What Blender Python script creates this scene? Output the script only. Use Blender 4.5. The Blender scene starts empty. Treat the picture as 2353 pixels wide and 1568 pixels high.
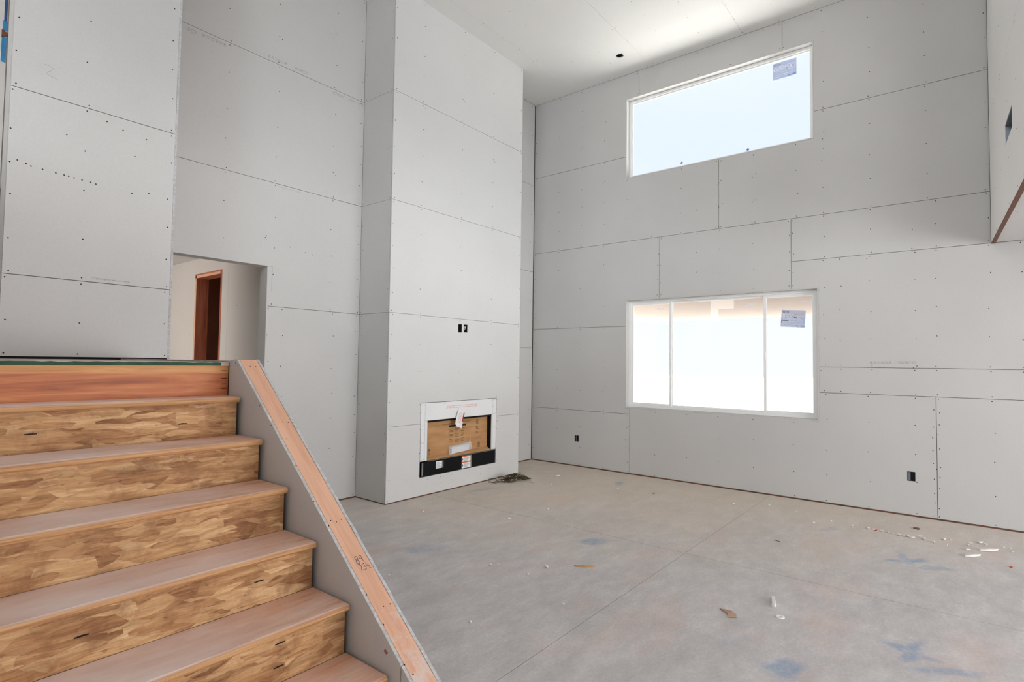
import bpy, bmesh, math, random
from mathutils import Vector, Matrix
random.seed(7)
scene = bpy.context.scene
COL = scene.collection

# ------------------------------------------------------------------ camera, world, sun, fill lamps, exposure
YAW, PITCH, ROLL = math.radians(38.7266), math.radians(2.198), math.radians(0.7634)
fwd = Vector((math.cos(PITCH)*math.cos(YAW), math.cos(PITCH)*math.sin(YAW), math.sin(PITCH)))
rgt = Vector((math.sin(YAW), -math.cos(YAW), 0))
upv = rgt.cross(fwd)
r2 = math.cos(ROLL)*rgt + math.sin(ROLL)*upv
u2 = -math.sin(ROLL)*rgt + math.cos(ROLL)*upv
cam_data = bpy.data.cameras.new('camera')
cam_data.sensor_width = 36.0
cam_data.lens = 36.0*1275.745/2353.0
cam_data.clip_start = 0.02
cam = bpy.data.objects.new('camera', cam_data)
cam.matrix_world = Matrix(((r2.x, u2.x, -fwd.x, 0.0), (r2.y, u2.y, -fwd.y, 0.0), (r2.z, u2.z, -fwd.z, 1.53), (0, 0, 0, 1)))
COL.objects.link(cam)
scene.camera = cam

world = bpy.data.worlds.new('sky')
scene.world = world
world.use_nodes = True
wn = world.node_tree.nodes
wt = world.node_tree
wtc = wn.new('ShaderNodeTexCoord'); wsx = wn.new('ShaderNodeSeparateXYZ'); wrp = wn.new('ShaderNodeValToRGB')
wt.links.new(wtc.outputs['Generated'], wsx.inputs[0]); wt.links.new(wsx.outputs[2], wrp.inputs[0]); wt.links.new(wrp.outputs[0], wn['Background'].inputs['Color'])
wrp.color_ramp.elements[0].position = 0.02; wrp.color_ramp.elements[0].color = (0.90, 0.91, 0.93, 1)      # hazy horizon
wrp.color_ramp.elements[1].position = 0.35; wrp.color_ramp.elements[1].color = (0.755, 0.825, 1.0, 1)
wn['Background'].inputs['Strength'].default_value = 1.24

sun_d = bpy.data.lights.new('sun', 'SUN')
sun_d.energy = 30.0
sun_d.angle = math.radians(0.6)
sun_d.color = (1.0, 0.96, 0.9)
sun = bpy.data.objects.new('sun', sun_d)
sun.rotation_euler = Vector((0.16, -0.62, -0.77)).to_track_quat('-Z', 'Y').to_euler()
COL.objects.link(sun)

def fill_lamp(name, loc, size, direction, power, color):
    d = bpy.data.lights.new(name, 'AREA')
    d.shape = 'RECTANGLE'
    d.size, d.size_y = size
    d.energy = power
    d.color = color
    o = bpy.data.objects.new(name, d)
    o.location = loc
    o.rotation_euler = Vector(direction).to_track_quat('-Z', 'Z').to_euler()
    COL.objects.link(o)
    return o
# area lamps added in unseen openings to light the room, hall and corridor
fill_lamp('fill_rear_doors', (3.9, -5.42, 1.25), (5.4, 2.2), (0, 1, 0.1), 335, (0.95, 0.965, 1.0))
fill_lamp('fill_loft_rear', (-0.8, -5.42, 4.35), (5.4, 1.9), (0, 1, 0.38), 465, (0.83, 0.92, 1.0))
fill_lamp('fill_loft_side', (-3.92, -3.0, 4.35), (4.2, 1.9), (1, 0, 0.35), 300, (0.93, 0.96, 1.0))
fill_lamp('fill_high_side', (-3.92, 0.9, 4.4), (2.4, 1.7), (1, 0, 0.35), 175, (0.85, 0.93, 1.0))
fill_lamp('fill_hall', (-0.42, 7.1, 1.5), (1.1, 1.6), (1, 0, 0), 50, (1.0, 0.90, 0.82))
fill_lamp('fill_corridor', (-1.32, 5.6, 3.2), (0.9, 1.6), (1, 0, 0), 14, (1.0, 0.97, 0.95))

scene.view_settings.view_transform = 'Standard'
scene.view_settings.look = 'None'
scene.view_settings.exposure = 0.0
scene.view_settings.gamma = 1.0
scene.view_settings.use_curve_mapping = False
scene.cycles.max_bounces = 10
scene.cycles.diffuse_bounces = 7
scene.cycles.use_denoising = True

# ------------------------------------------------------------------ helpers
class MB:
    def __init__(s):
        s.v, s.f = [], []
    def poly(s, pts):
        n = len(s.v); s.v += [tuple(p) for p in pts]; s.f.append(tuple(range(n, n+len(pts)))); return s
    def box(s, x0, x1, y0, y1, z0, z1):
        n = len(s.v)
        s.v += [(x0,y0,z0),(x1,y0,z0),(x1,y1,z0),(x0,y1,z0),(x0,y0,z1),(x1,y0,z1),(x1,y1,z1),(x0,y1,z1)]
        s.f += [tuple(n+i for i in q) for q in ((0,3,2,1),(4,5,6,7),(0,1,5,4),(1,2,6,5),(2,3,7,6),(3,0,4,7))]
        return s
    def prism(s, pts, d):                      # polygon pts extruded by the vector d
        n = len(s.v); k = len(pts); d = Vector(d)
        s.v += [tuple(p) for p in pts] + [tuple(Vector(p)+d) for p in pts]
        s.f.append(tuple(range(n+k-1, n-1, -1))); s.f.append(tuple(range(n+k, n+2*k)))
        for i in range(k):
            j = (i+1) % k; s.f.append((n+i, n+j, n+k+j, n+k+i))
        return s
    def tube(s, pts, r, seg=6):
        pts = [Vector(p) for p in pts]; n0 = len(s.v); up = Vector((0.13, 0.31, 0.94))
        for i, p in enumerate(pts):
            t = (pts[min(i+1, len(pts)-1)] - pts[max(i-1, 0)]).normalized()
            a = t.cross(up)
            if a.length < 1e-3: a = t.cross(Vector((1, 0, 0)))
            a.normalize(); b = t.cross(a)
            for k in range(seg):
                q = 2*math.pi*k/seg
                s.v.append(tuple(p + (a*math.cos(q) + b*math.sin(q))*r))
        for i in range(len(pts)-1):
            for k in range(seg):
                m = (k+1) % seg
                s.f.append((n0+i*seg+k, n0+i*seg+m, n0+(i+1)*seg+m, n0+(i+1)*seg+k))
        s.f.append(tuple(n0+k for k in range(seg))[::-1]); e = n0+(len(pts)-1)*seg
        s.f.append(tuple(e+k for k in range(seg)))
        return s
    def disc(s, c, nrm, r, h=0.0006, seg=7):   # a low screw head
        c, nrm = Vector(c), Vector(nrm); a = nrm.orthogonal().normalized(); b = nrm.cross(a); n = len(s.v)
        for k in range(seg):
            q = 2*math.pi*k/seg
            s.v.append(tuple(c + (a*math.cos(q)+b*math.sin(q))*r - nrm*0.001))
        for k in range(seg):
            q = 2*math.pi*k/seg
            s.v.append(tuple(c + (a*math.cos(q)+b*math.sin(q))*r*0.8 + nrm*h))
        for k in range(seg):
            m = (k+1) % seg; s.f.append((n+k, n+m, n+seg+m, n+seg+k))
        s.f.append(tuple(n+seg+k for k in range(seg)))
        return s

def lk(o, parent=None):
    COL.objects.link(o)
    if parent is not None:
        o.parent = parent
        if parent.type == 'EMPTY': o.location = -parent.location
    return o
def obj(name, mb, mat, parent=None, bevel=0.0, smooth=False, seg=2):
    me = bpy.data.meshes.new(name)
    me.from_pydata(mb.v, [], mb.f)
    bm = bmesh.new(); bm.from_mesh(me); bmesh.ops.recalc_face_normals(bm, faces=bm.faces); bm.to_mesh(me); bm.free()
    me.materials.append(mat)
    if smooth: me.polygons.foreach_set('use_smooth', [True]*len(me.polygons))
    o = lk(bpy.data.objects.new(name, me), parent)
    if bevel:
        m = o.modifiers.new('bevel', 'BEVEL'); m.width = bevel; m.segments = seg; m.limit_method = 'ANGLE'
    return o
def tag(o, label=None, cat=None, group=None, kind=None):
    for k, v in (('label', label), ('category', cat), ('group', group), ('kind', kind)):
        if v: o[k] = v
    return o
def empty(name, loc):
    o = bpy.data.objects.new(name, None); o.location = loc; o.empty_display_size = 0.05
    COL.objects.link(o); return o
def struct(name, mb, mat, label=None, cat=None):
    return tag(obj(name, mb, mat), label, cat, kind='structure')

class Plane:                                    # wall plane: point = o + a*u + b*v, room side = n
    def __init__(s, o, u, v, n):
        s.o, s.u, s.v, s.n = Vector(o), Vector(u), Vector(v), Vector(n)
    def p(s, a, b, h=0.0): return s.o + s.u*a + s.v*b + s.n*h

def grid_solid(mb, pl, rect, holes, h0, h1):    # rectangle minus holes, from depth h0 (back) to h1 (front)
    a0, a1, b0, b1 = rect
    A = sorted({a0, a1} | {min(max(q, a0), a1) for h in holes for q in h[:2]})
    B = sorted({b0, b1} | {min(max(q, b0), b1) for h in holes for q in h[2:]})
    def full(i, j):
        if i < 0 or j < 0 or i >= len(A)-1 or j >= len(B)-1: return False
        ca, cb = (A[i]+A[i+1])/2, (B[j]+B[j+1])/2
        return not any(h[0] < ca < h[1] and h[2] < cb < h[3] for h in holes)
    for i in range(len(A)-1):
        for j in range(len(B)-1):
            if not full(i, j): continue
            x0, x1, y0, y1 = A[i], A[i+1], B[j], B[j+1]
            mb.poly([pl.p(x0,y0,h1), pl.p(x1,y0,h1), pl.p(x1,y1,h1), pl.p(x0,y1,h1)])
            mb.poly([pl.p(x0,y1,h0), pl.p(x1,y1,h0), pl.p(x1,y0,h0), pl.p(x0,y0,h0)])
            for di, dj, e in ((-1,0,((x0,y0),(x0,y1))), (1,0,((x1,y1),(x1,y0))), (0,-1,((x1,y0),(x0,y0))), (0,1,((x0,y1),(x1,y1)))):
                if not full(i+di, j+dj):
                    mb.poly([pl.p(*e[0],h1), pl.p(*e[1],h1), pl.p(*e[1],h0), pl.p(*e[0],h0)])
    return mb

# ------------------------------------------------------------------ materials
class NT:
    def __init__(s, name):
        s.m = bpy.data.materials.new(name); s.m.use_nodes = True
        s.t = s.m.node_tree; s.b = s.t.nodes['Principled BSDF']
        s.pos = s.n('ShaderNodeTexCoord').outputs['Object']
    def n(s, typ, **k):
        o = s.t.nodes.new(typ)
        for a, b in k.items(): setattr(o, a, b)
        return o
    def link(s, a, b): s.t.links.new(a, b)
    def inp(s, sock, v):
        if isinstance(v, bpy.types.NodeSocket): s.link(v, sock)
        elif isinstance(v, tuple) and len(v) == 3 and sock.type == 'RGBA': sock.default_value = (*v, 1)
        else: sock.default_value = v
    def mapping(s, vec, loc=(0,0,0), rot=(0,0,0), scale=(1,1,1)):
        m = s.n('ShaderNodeMapping'); s.inp(m.inputs['Vector'], vec)
        m.inputs['Location'].default_value = loc; m.inputs['Rotation'].default_value = rot; m.inputs['Scale'].default_value = scale
        return m.outputs['Vector']
    def noise(s, scale, vec=None, detail=3.0, rough=0.5, dist=0.0):
        q = s.n('ShaderNodeTexNoise'); s.inp(q.inputs['Vector'], vec or s.pos)
        q.inputs['Scale'].default_value = scale; q.inputs['Detail'].default_value = detail
        q.inputs['Roughness'].default_value = rough; q.inputs['Distortion'].default_value = dist
        return q.outputs['Fac']
    def voronoi(s, scale, vec=None):
        q = s.n('ShaderNodeTexVoronoi'); s.inp(q.inputs['Vector'], vec or s.pos); q.inputs['Scale'].default_value = scale
        return q
    def ramp(s, fac, stops, interp='LINEAR'):
        q = s.n('ShaderNodeValToRGB'); s.inp(q.inputs['Fac'], fac); cr = q.color_ramp; cr.interpolation = interp
        while len(cr.elements) < len(stops): cr.elements.new(0.5)
        for e, (p, c) in zip(cr.elements, stops):
            e.position = p; e.color = (*c, 1) if isinstance(c, tuple) else (c, c, c, 1)
        return q.outputs['Color']
    def mix(s, fac, a, b, mode='MIX'):
        q = s.n('ShaderNodeMix', data_type='RGBA', blend_type=mode)
        s.inp(q.inputs[0], fac); s.inp(q.inputs[6], a); s.inp(q.inputs[7], b)
        return q.outputs[2]
    def math(s, op, a, b=0.0, clamp=False):
        q = s.n('ShaderNodeMath', operation=op); q.use_clamp = clamp; s.inp(q.inputs[0], a); s.inp(q.inputs[1], b)
        return q.outputs[0]
    def bump(s, h, strength=0.3, dist=0.002):
        q = s.n('ShaderNodeBump'); s.inp(q.inputs['Height'], h); q.inputs['Strength'].default_value = strength; q.inputs['Distance'].default_value = dist
        s.link(q.outputs['Normal'], s.b.inputs['Normal'])
    def out(s, col, rough=0.7, metal=0.0, spec=0.3):
        s.inp(s.b.inputs['Base Color'], col); s.inp(s.b.inputs['Roughness'], rough)
        s.b.inputs['Metallic'].default_value = metal; s.b.inputs['Specular IOR Level'].default_value = spec
        return s.m
def lin(r, g, b):
    return tuple((c/255/12.92 if c/255 <= 0.04045 else ((c/255+0.055)/1.055)**2.4) for c in (r, g, b))

def plain(name, rgb, rough=0.6, metal=0.0, spec=0.4, var=0.06, scale=20):
    t = NT(name); c = lin(*rgb)
    a = t.ramp(t.noise(scale), [(0.3, tuple(x*(1-var) for x in c)), (0.7, tuple(min(1, x*(1+var)) for x in c))])
    return t.out(a, rough, metal, spec)

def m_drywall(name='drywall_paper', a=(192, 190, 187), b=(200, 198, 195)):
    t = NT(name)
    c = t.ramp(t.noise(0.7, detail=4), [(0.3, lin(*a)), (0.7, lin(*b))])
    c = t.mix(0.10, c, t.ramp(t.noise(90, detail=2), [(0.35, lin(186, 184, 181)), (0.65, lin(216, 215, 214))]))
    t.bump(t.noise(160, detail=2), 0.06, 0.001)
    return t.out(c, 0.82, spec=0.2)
def m_gypsum():
    t = NT('gypsum_edge')
    c = t.ramp(t.noise(60, detail=4), [(0.3, lin(168, 165, 164)), (0.55, lin(188, 186, 186)), (0.75, lin(204, 203, 204))])
    t.bump(t.noise(90, detail=4), 0.5, 0.004)
    return t.out(c, 0.95, spec=0.1)
def m_concrete():
    t = NT('dusty_concrete')
    big = t.noise(0.9, detail=7, rough=0.65, dist=0.25)
    c = t.ramp(big, [(0.28, lin(172, 167, 165)), (0.46, lin(190, 186, 184)), (0.60, lin(200, 194, 191)), (0.78, lin(210, 202, 196))])
    med = t.noise(5.0, t.mapping(t.pos, rot=(0, 0, 0.5), scale=(0.7, 1.3, 1)), detail=9, rough=0.74, dist=0.15)
    c = t.mix(0.5, c, t.ramp(med, [(0.34, lin(172, 168, 167)), (0.5, lin(196, 192, 191)), (0.66, lin(220, 216, 214))]))
    # smeared reddish dirt and pale plaster dust
    dirt = t.ramp(t.noise(1.5, t.mapping(t.pos, loc=(3, 1, 0), rot=(0, 0, -0.3), scale=(0.7, 1.3, 1)), detail=7, rough=0.68, dist=0.3), [(0.53, 0.0), (0.72, 0.5)])
    c = t.mix(dirt, c, lin(212, 180, 166))
    streak = t.ramp(t.noise(7, t.mapping(t.pos, rot=(0, 0, 0.75), scale=(0.3, 3.4, 1)), detail=7, rough=0.72, dist=0.5), [(0.60, 0.0), (0.76, 0.4)])
    c = t.mix(streak, c, lin(222, 219, 218))
    # tan drywall mud dust worn into the slab by the fireplace and the window wall
    sx = t.n('ShaderNodeSeparateXYZ'); t.link(t.pos, sx.inputs[0])
    far = t.math('ADD', t.math('MULTIPLY', sx.outputs[0], 0.5), t.math('MULTIPLY', sx.outputs[1], 0.30))
    far = t.math('ADD', far, t.math('MULTIPLY', t.noise(0.8, detail=3), 1.2))
    far = t.n('ShaderNodeMapRange'); 
    t.link(t.math('ADD', t.math('ADD', t.math('MULTIPLY', sx.outputs[0], 0.5), t.math('MULTIPLY', sx.outputs[1], 0.30)), t.math('MULTIPLY', t.noise(0.8, detail=3), 1.2)), far.inputs[0])
    far.inputs[1].default_value = 3.0; far.inputs[2].default_value = 4.6; far.inputs[3].default_value = 0.0; far.inputs[4].default_value = 0.5
    c = t.mix(far.outputs[0], c, lin(226, 208, 182))
    # sprayed blue marking chalk: (x, y, length, width, angle, amount)
    blue = [(4.235, 2.461, .16, .085, -.55, .8), (6.452, 3.381, .16, .07, .2, .7), (3.146, 3.41, .22, .10, -.6, .55),
            (5.444, .328, .26, .05, -.85, .75), (5.50, .36, .20, .05, .35, .55), (5.38, .16, .20, .05, -.9, .55),
            (3.733, .212, .24, .045, -.25, .85), (3.75, .23, .18, .05, 1.2, .85), (3.62, .05, .22, .045, -.9, .7),
            (3.126, .70, .15, .085, -.45, .9), (5.05, 4.45, .30, .06, -.3, .45), (6.0, .95, .14, .05, -.6, .4), (3.25, 1.0, .16, .06, -.4, .25)]
    brk = t.ramp(t.noise(9, detail=5, rough=0.7), [(0.34, 0.25), (0.62, 1.0)])
    warp = t.n('ShaderNodeVectorMath', operation='ADD'); t.link(t.pos, warp.inputs[0])
    nz = t.n('ShaderNodeTexNoise'); t.link(t.pos, nz.inputs['Vector']); nz.inputs['Scale'].default_value = 6.0
    sc = t.n('ShaderNodeVectorMath', operation='MULTIPLY_ADD'); t.link(nz.outputs['Color'], sc.inputs[0])
    sc.inputs[1].default_value = (.16, .16, 0); sc.inputs[2].default_value = (-.08, -.08, 0)
    t.link(sc.outputs[0], warp.inputs[1])
    acc = None
    for x, y, L, W, a, k in blue:
        m = t.n('ShaderNodeMapping', vector_type='TEXTURE'); t.link(warp.outputs[0], m.inputs['Vector'])
        m.inputs['Location'].default_value = (x, y, 0); m.inputs['Rotation'].default_value = (0, 0, a); m.inputs['Scale'].default_value = (L, W, 1)
        ln = t.n('ShaderNodeVectorMath', operation='LENGTH'); t.link(m.outputs[0], ln.inputs[0])
        r = t.n('ShaderNodeMapRange', interpolation_type='SMOOTHSTEP'); t.link(ln.outputs['Value'], r.inputs[0])
        r.inputs[1].default_value = 0.35; r.inputs[2].default_value = 1.15; r.inputs[3].default_value = k; r.inputs[4].default_value = 0.0
        acc = r.outputs[0] if acc is None else t.math('MAXIMUM', acc, r.outputs[0])
    c = t.mix(t.math('MULTIPLY', t.math('MULTIPLY', acc, brk), 0.75), c, lin(96, 140, 180))
    grain = t.ramp(t.noise(55, detail=4, rough=0.7), [(0.3, 0.88), (0.7, 1.06)])
    c = t.mix(1.0, c, grain, 'MULTIPLY')
    t.bump(t.noise(30, detail=5), 0.12, 0.003)
    return t.out(c, t.ramp(med, [(0.3, 0.62), (0.7, 0.88)]), spec=0.3)
def m_osb():
    t = NT('oriented_strand_board')
    wn_ = t.n('ShaderNodeTexNoise'); t.link(t.pos, wn_.inputs['Vector']); wn_.inputs['Scale'].default_value = 9
    warp = t.mix(0.012, t.pos, wn_.outputs['Color'], 'LINEAR_LIGHT')
    tones = [(0.0, lin(98, 62, 38)), (0.2, lin(138, 94, 60)), (0.40, lin(172, 126, 84)), (0.60, lin(196, 154, 108)), (0.85, lin(226, 190, 146))]
    layers = []
    for i, (ang, sc, el) in enumerate(((0.15, 6.5, 3.0), (1.2, 7, 2.6), (-0.75, 6.5, 3.2), (1.57, 7.5, 2.4), (0.65, 6, 3.0), (-0.25, 9, 5.0))):
        v = t.voronoi(sc, t.mapping(warp, loc=(i*3.1, i*1.7, i*2.3), rot=(0, ang, 0), scale=(0.9, 0.4, el)))
        s3 = t.n('ShaderNodeSeparateColor'); t.link(v.outputs['Color'], s3.inputs[0])
        gr = t.noise(16, t.mapping(warp, loc=(i, 0, i), rot=(0, ang, 0), scale=(0.4, 0.5, 4.5)), detail=7, rough=0.72)
        f = t.math('ADD', t.math('MULTIPLY', s3.outputs[0], 0.42), t.math('MULTIPLY', t.math('SUBTRACT', gr, 0.26), 1.15))
        edge = t.ramp(v.outputs['Distance'], [(0.0, 1.0), (0.55, 0.97), (0.9, 0.72)])
        layers.append((t.mix(1.0, t.ramp(f, tones), edge, 'MULTIPLY'), s3.outputs[1]))
    c = layers[0][0]
    for col, sel in layers[1:]:
        c = t.mix(t.ramp(sel, [(0.62, 0.0), (0.72, 1.0)]), c, col)
    c = t.mix(t.ramp(t.noise(9, detail=5, rough=0.65), [(0.50, 0.0), (0.70, 0.65)]), c, lin(118, 74, 46))
    c = t.mix(t.ramp(t.noise(70, t.mapping(t.pos, scale=(0.4, 1, 1.6)), detail=2), [(0.68, 0.0), (0.74, 0.5)]), c, lin(60, 36, 20))
    t.bump(t.noise(45, detail=4), 0.3, 0.003)
    return t.out(c, 0.62, spec=0.25)
def m_tread():
    t = NT('dusty_stair_board')
    g = t.noise(16, t.mapping(t.pos, scale=(0.22, 2.4, 2.4)), detail=5, rough=0.6, dist=0.5)
    c = t.ramp(g, [(0.28, lin(190, 138, 108)), (0.5, lin(210, 160, 130)), (0.75, lin(222, 178, 148))])
    fl = t.ramp(t.noise(60, t.mapping(t.pos, scale=(0.25, 2.0, 1)), detail=2), [(0.67, 0.0), (0.75, 0.55)])
    c = t.mix(fl, c, lin(118, 74, 56))
    # trodden plaster dust along the walking line
    sx = t.n('ShaderNodeSeparateXYZ'); t.link(t.pos, sx.inputs[0])
    d = t.math('ADD', t.math('MULTIPLY', t.math('ABSOLUTE', t.math('SUBTRACT', sx.outputs[0], 0.55)), -0.95), 0.92)
    d = t.math('ADD', d, t.math('MULTIPLY', t.math('SUBTRACT', t.noise(5, t.mapping(t.pos, scale=(0.7, 1.8, 1)), detail=6, rough=0.65), 0.5), 1.5))
    nrm = t.n('ShaderNodeSeparateXYZ'); t.link(t.n('ShaderNodeNewGeometry').outputs['Normal'], nrm.inputs[0])
    d = t.math('MULTIPLY', t.math('MULTIPLY', d, 0.85, True), t.math('MAXIMUM', nrm.outputs[2], 0.0))
    c = t.mix(d, c, lin(240, 224, 218))
    front = t.ramp(t.math('MULTIPLY', nrm.outputs[1], -1.0), [(0.3, 0.0), (0.75, 0.75)])
    lam = t.ramp(t.noise(30, t.mapping(t.pos, scale=(0.1, 1, 7)), detail=3), [(0.35, lin(150, 100, 55)), (0.65, lin(206, 158, 96))])
    c = t.mix(front, c, lam)
    t.bump(g, 0.12, 0.002)
    return t.out(c, 0.55, spec=0.3)
def m_wood(name, c0, c1, c2, axis=0, rough=0.6, scale=9, plaster=0.0, rot=(0, 0, 0)):
    t = NT(name)
    s = [4.0, 4.0, 4.0]; s[axis] = 0.28
    al = t.mapping(t.pos, rot=rot)
    g = t.noise(scale, t.mapping(al, scale=tuple(s)), detail=5, rough=0.55, dist=0.3)
    c = t.ramp(g, [(0.3, lin(*c0)), (0.5, lin(*c1)), (0.72, lin(*c2))])
    fine = t.ramp(t.noise(scale*6, t.mapping(al, scale=tuple(s)), detail=3), [(0.3, 0.93), (0.7, 1.03)])
    c = t.mix(1.0, c, fine, 'MULTIPLY')
    if plaster:
        sx = t.n('ShaderNodeSeparateXYZ'); t.link(t.pos, sx.inputs[0])
        lo = t.n('ShaderNodeMapRange'); t.link(sx.outputs[1], lo.inputs[0])
        lo.inputs[1].default_value = 1.3; lo.inputs[2].default_value = 2.1; lo.inputs[3].default_value = 0.74; lo.inputs[4].default_value = 0.20
        p = t.math('MULTIPLY', t.math('SUBTRACT', t.math('ADD', t.math('MULTIPLY', t.noise(16, detail=8, rough=0.75), 0.7), t.math('MULTIPLY', lo.outputs[0], 0.45)), 0.58), 9.0, True)
        c = t.mix(t.math('MULTIPLY', p, plaster), c, lin(205, 196, 192))
    t.bump(g, 0.1, 0.002)
    return t.out(c, rough, spec=0.3)
def m_lvl():
    t = NT('laminated_beam_veneer')
    g = t.noise(5.0, t.mapping(t.pos, scale=(0.45, 3, 5.5)), detail=6, rough=0.6, dist=1.3)
    c = t.ramp(g, [(0.28, lin(140, 74, 42)), (0.45, lin(176, 100, 58)), (0.6, lin(190, 116, 70)), (0.75, lin(204, 136, 84))])
    sx = t.n('ShaderNodeSeparateXYZ'); t.link(t.pos, sx.inputs[0])
    top = t.math('ADD', sx.outputs[2], t.math('MULTIPLY', t.noise(2.5, t.mapping(t.pos, scale=(0.6, 1, 1)), detail=2), 0.05))
    r = t.n('ShaderNodeMapRange'); t.link(top, r.inputs[0])
    r.inputs[1].default_value = 1.478; r.inputs[2].default_value = 1.486; r.inputs[3].default_value = 0.0; r.inputs[4].default_value = 0.85
    c = t.mix(r.outputs[0], c, t.ramp(g, [(0.3, lin(190, 130, 74)), (0.7, lin(214, 158, 98))]))
    knot = t.ramp(t.noise(6, t.mapping(t.pos, loc=(.3, 0, .2), scale=(0.7, 1, 4)), detail=2), [(0.72, 0.0), (0.8, 0.7)])
    c = t.mix(knot, c, lin(74, 44, 30))
    return t.out(c, 0.5, spec=0.35)
def m_glass():
    m = bpy.data.materials.new('window_glass'); m.use_nodes = True; nt = m.node_tree; nt.nodes.clear()
    o = nt.nodes.new('ShaderNodeOutputMaterial'); mx = nt.nodes.new('ShaderNodeMixShader')
    tr = nt.nodes.new('ShaderNodeBsdfTransparent'); gl = nt.nodes.new('ShaderNodeBsdfGlossy')
    tr.inputs[0].default_value = (0.97, 0.985, 0.985, 1); gl.inputs['Roughness'].default_value = 0.02; mx.inputs[0].default_value = 0.05
    nt.links.new(tr.outputs[0], mx.inputs[1]); nt.links.new(gl.outputs[0], mx.inputs[2]); nt.links.new(mx.outputs[0], o.inputs[0])
    return m
def m_film(name, rgb, alpha):
    m = bpy.data.materials.new(name); m.use_nodes = True; nt = m.node_tree
    b = nt.nodes['Principled BSDF']; b.inputs['Base Color'].default_value = (*lin(*rgb), 1); b.inputs['Roughness'].default_value = 0.35
    b.inputs['Alpha'].default_value = alpha
    return m
def m_trans(name, rgb):
    m = bpy.data.materials.new(name); m.use_nodes = True; nt = m.node_tree; nt.nodes.clear(); c = (*lin(*rgb), 1)
    o = nt.nodes.new('ShaderNodeOutputMaterial'); ad = nt.nodes.new('ShaderNodeAddShader')
    tl = nt.nodes.new('ShaderNodeBsdfTranslucent'); df = nt.nodes.new('ShaderNodeBsdfDiffuse')
    tl.inputs[0].default_value = tuple(x*0.6 for x in c[:3]) + (1,); df.inputs[0].default_value = tuple(x*0.38 for x in c[:3]) + (1,)
    nt.links.new(tl.outputs[0], ad.inputs[0]); nt.links.new(df.outputs[0], ad.inputs[1]); nt.links.new(ad.outputs[0], o.inputs[0])
    return m
def m_cardboard():
    t = NT('brown_cardboard')
    c = t.ramp(t.noise(3, t.mapping(t.pos, scale=(1, 1, 6)), detail=4), [(0.3, lin(172, 128, 86)), (0.7, lin(196, 152, 108))])
    return t.out(c, 0.8, spec=0.15)

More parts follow.
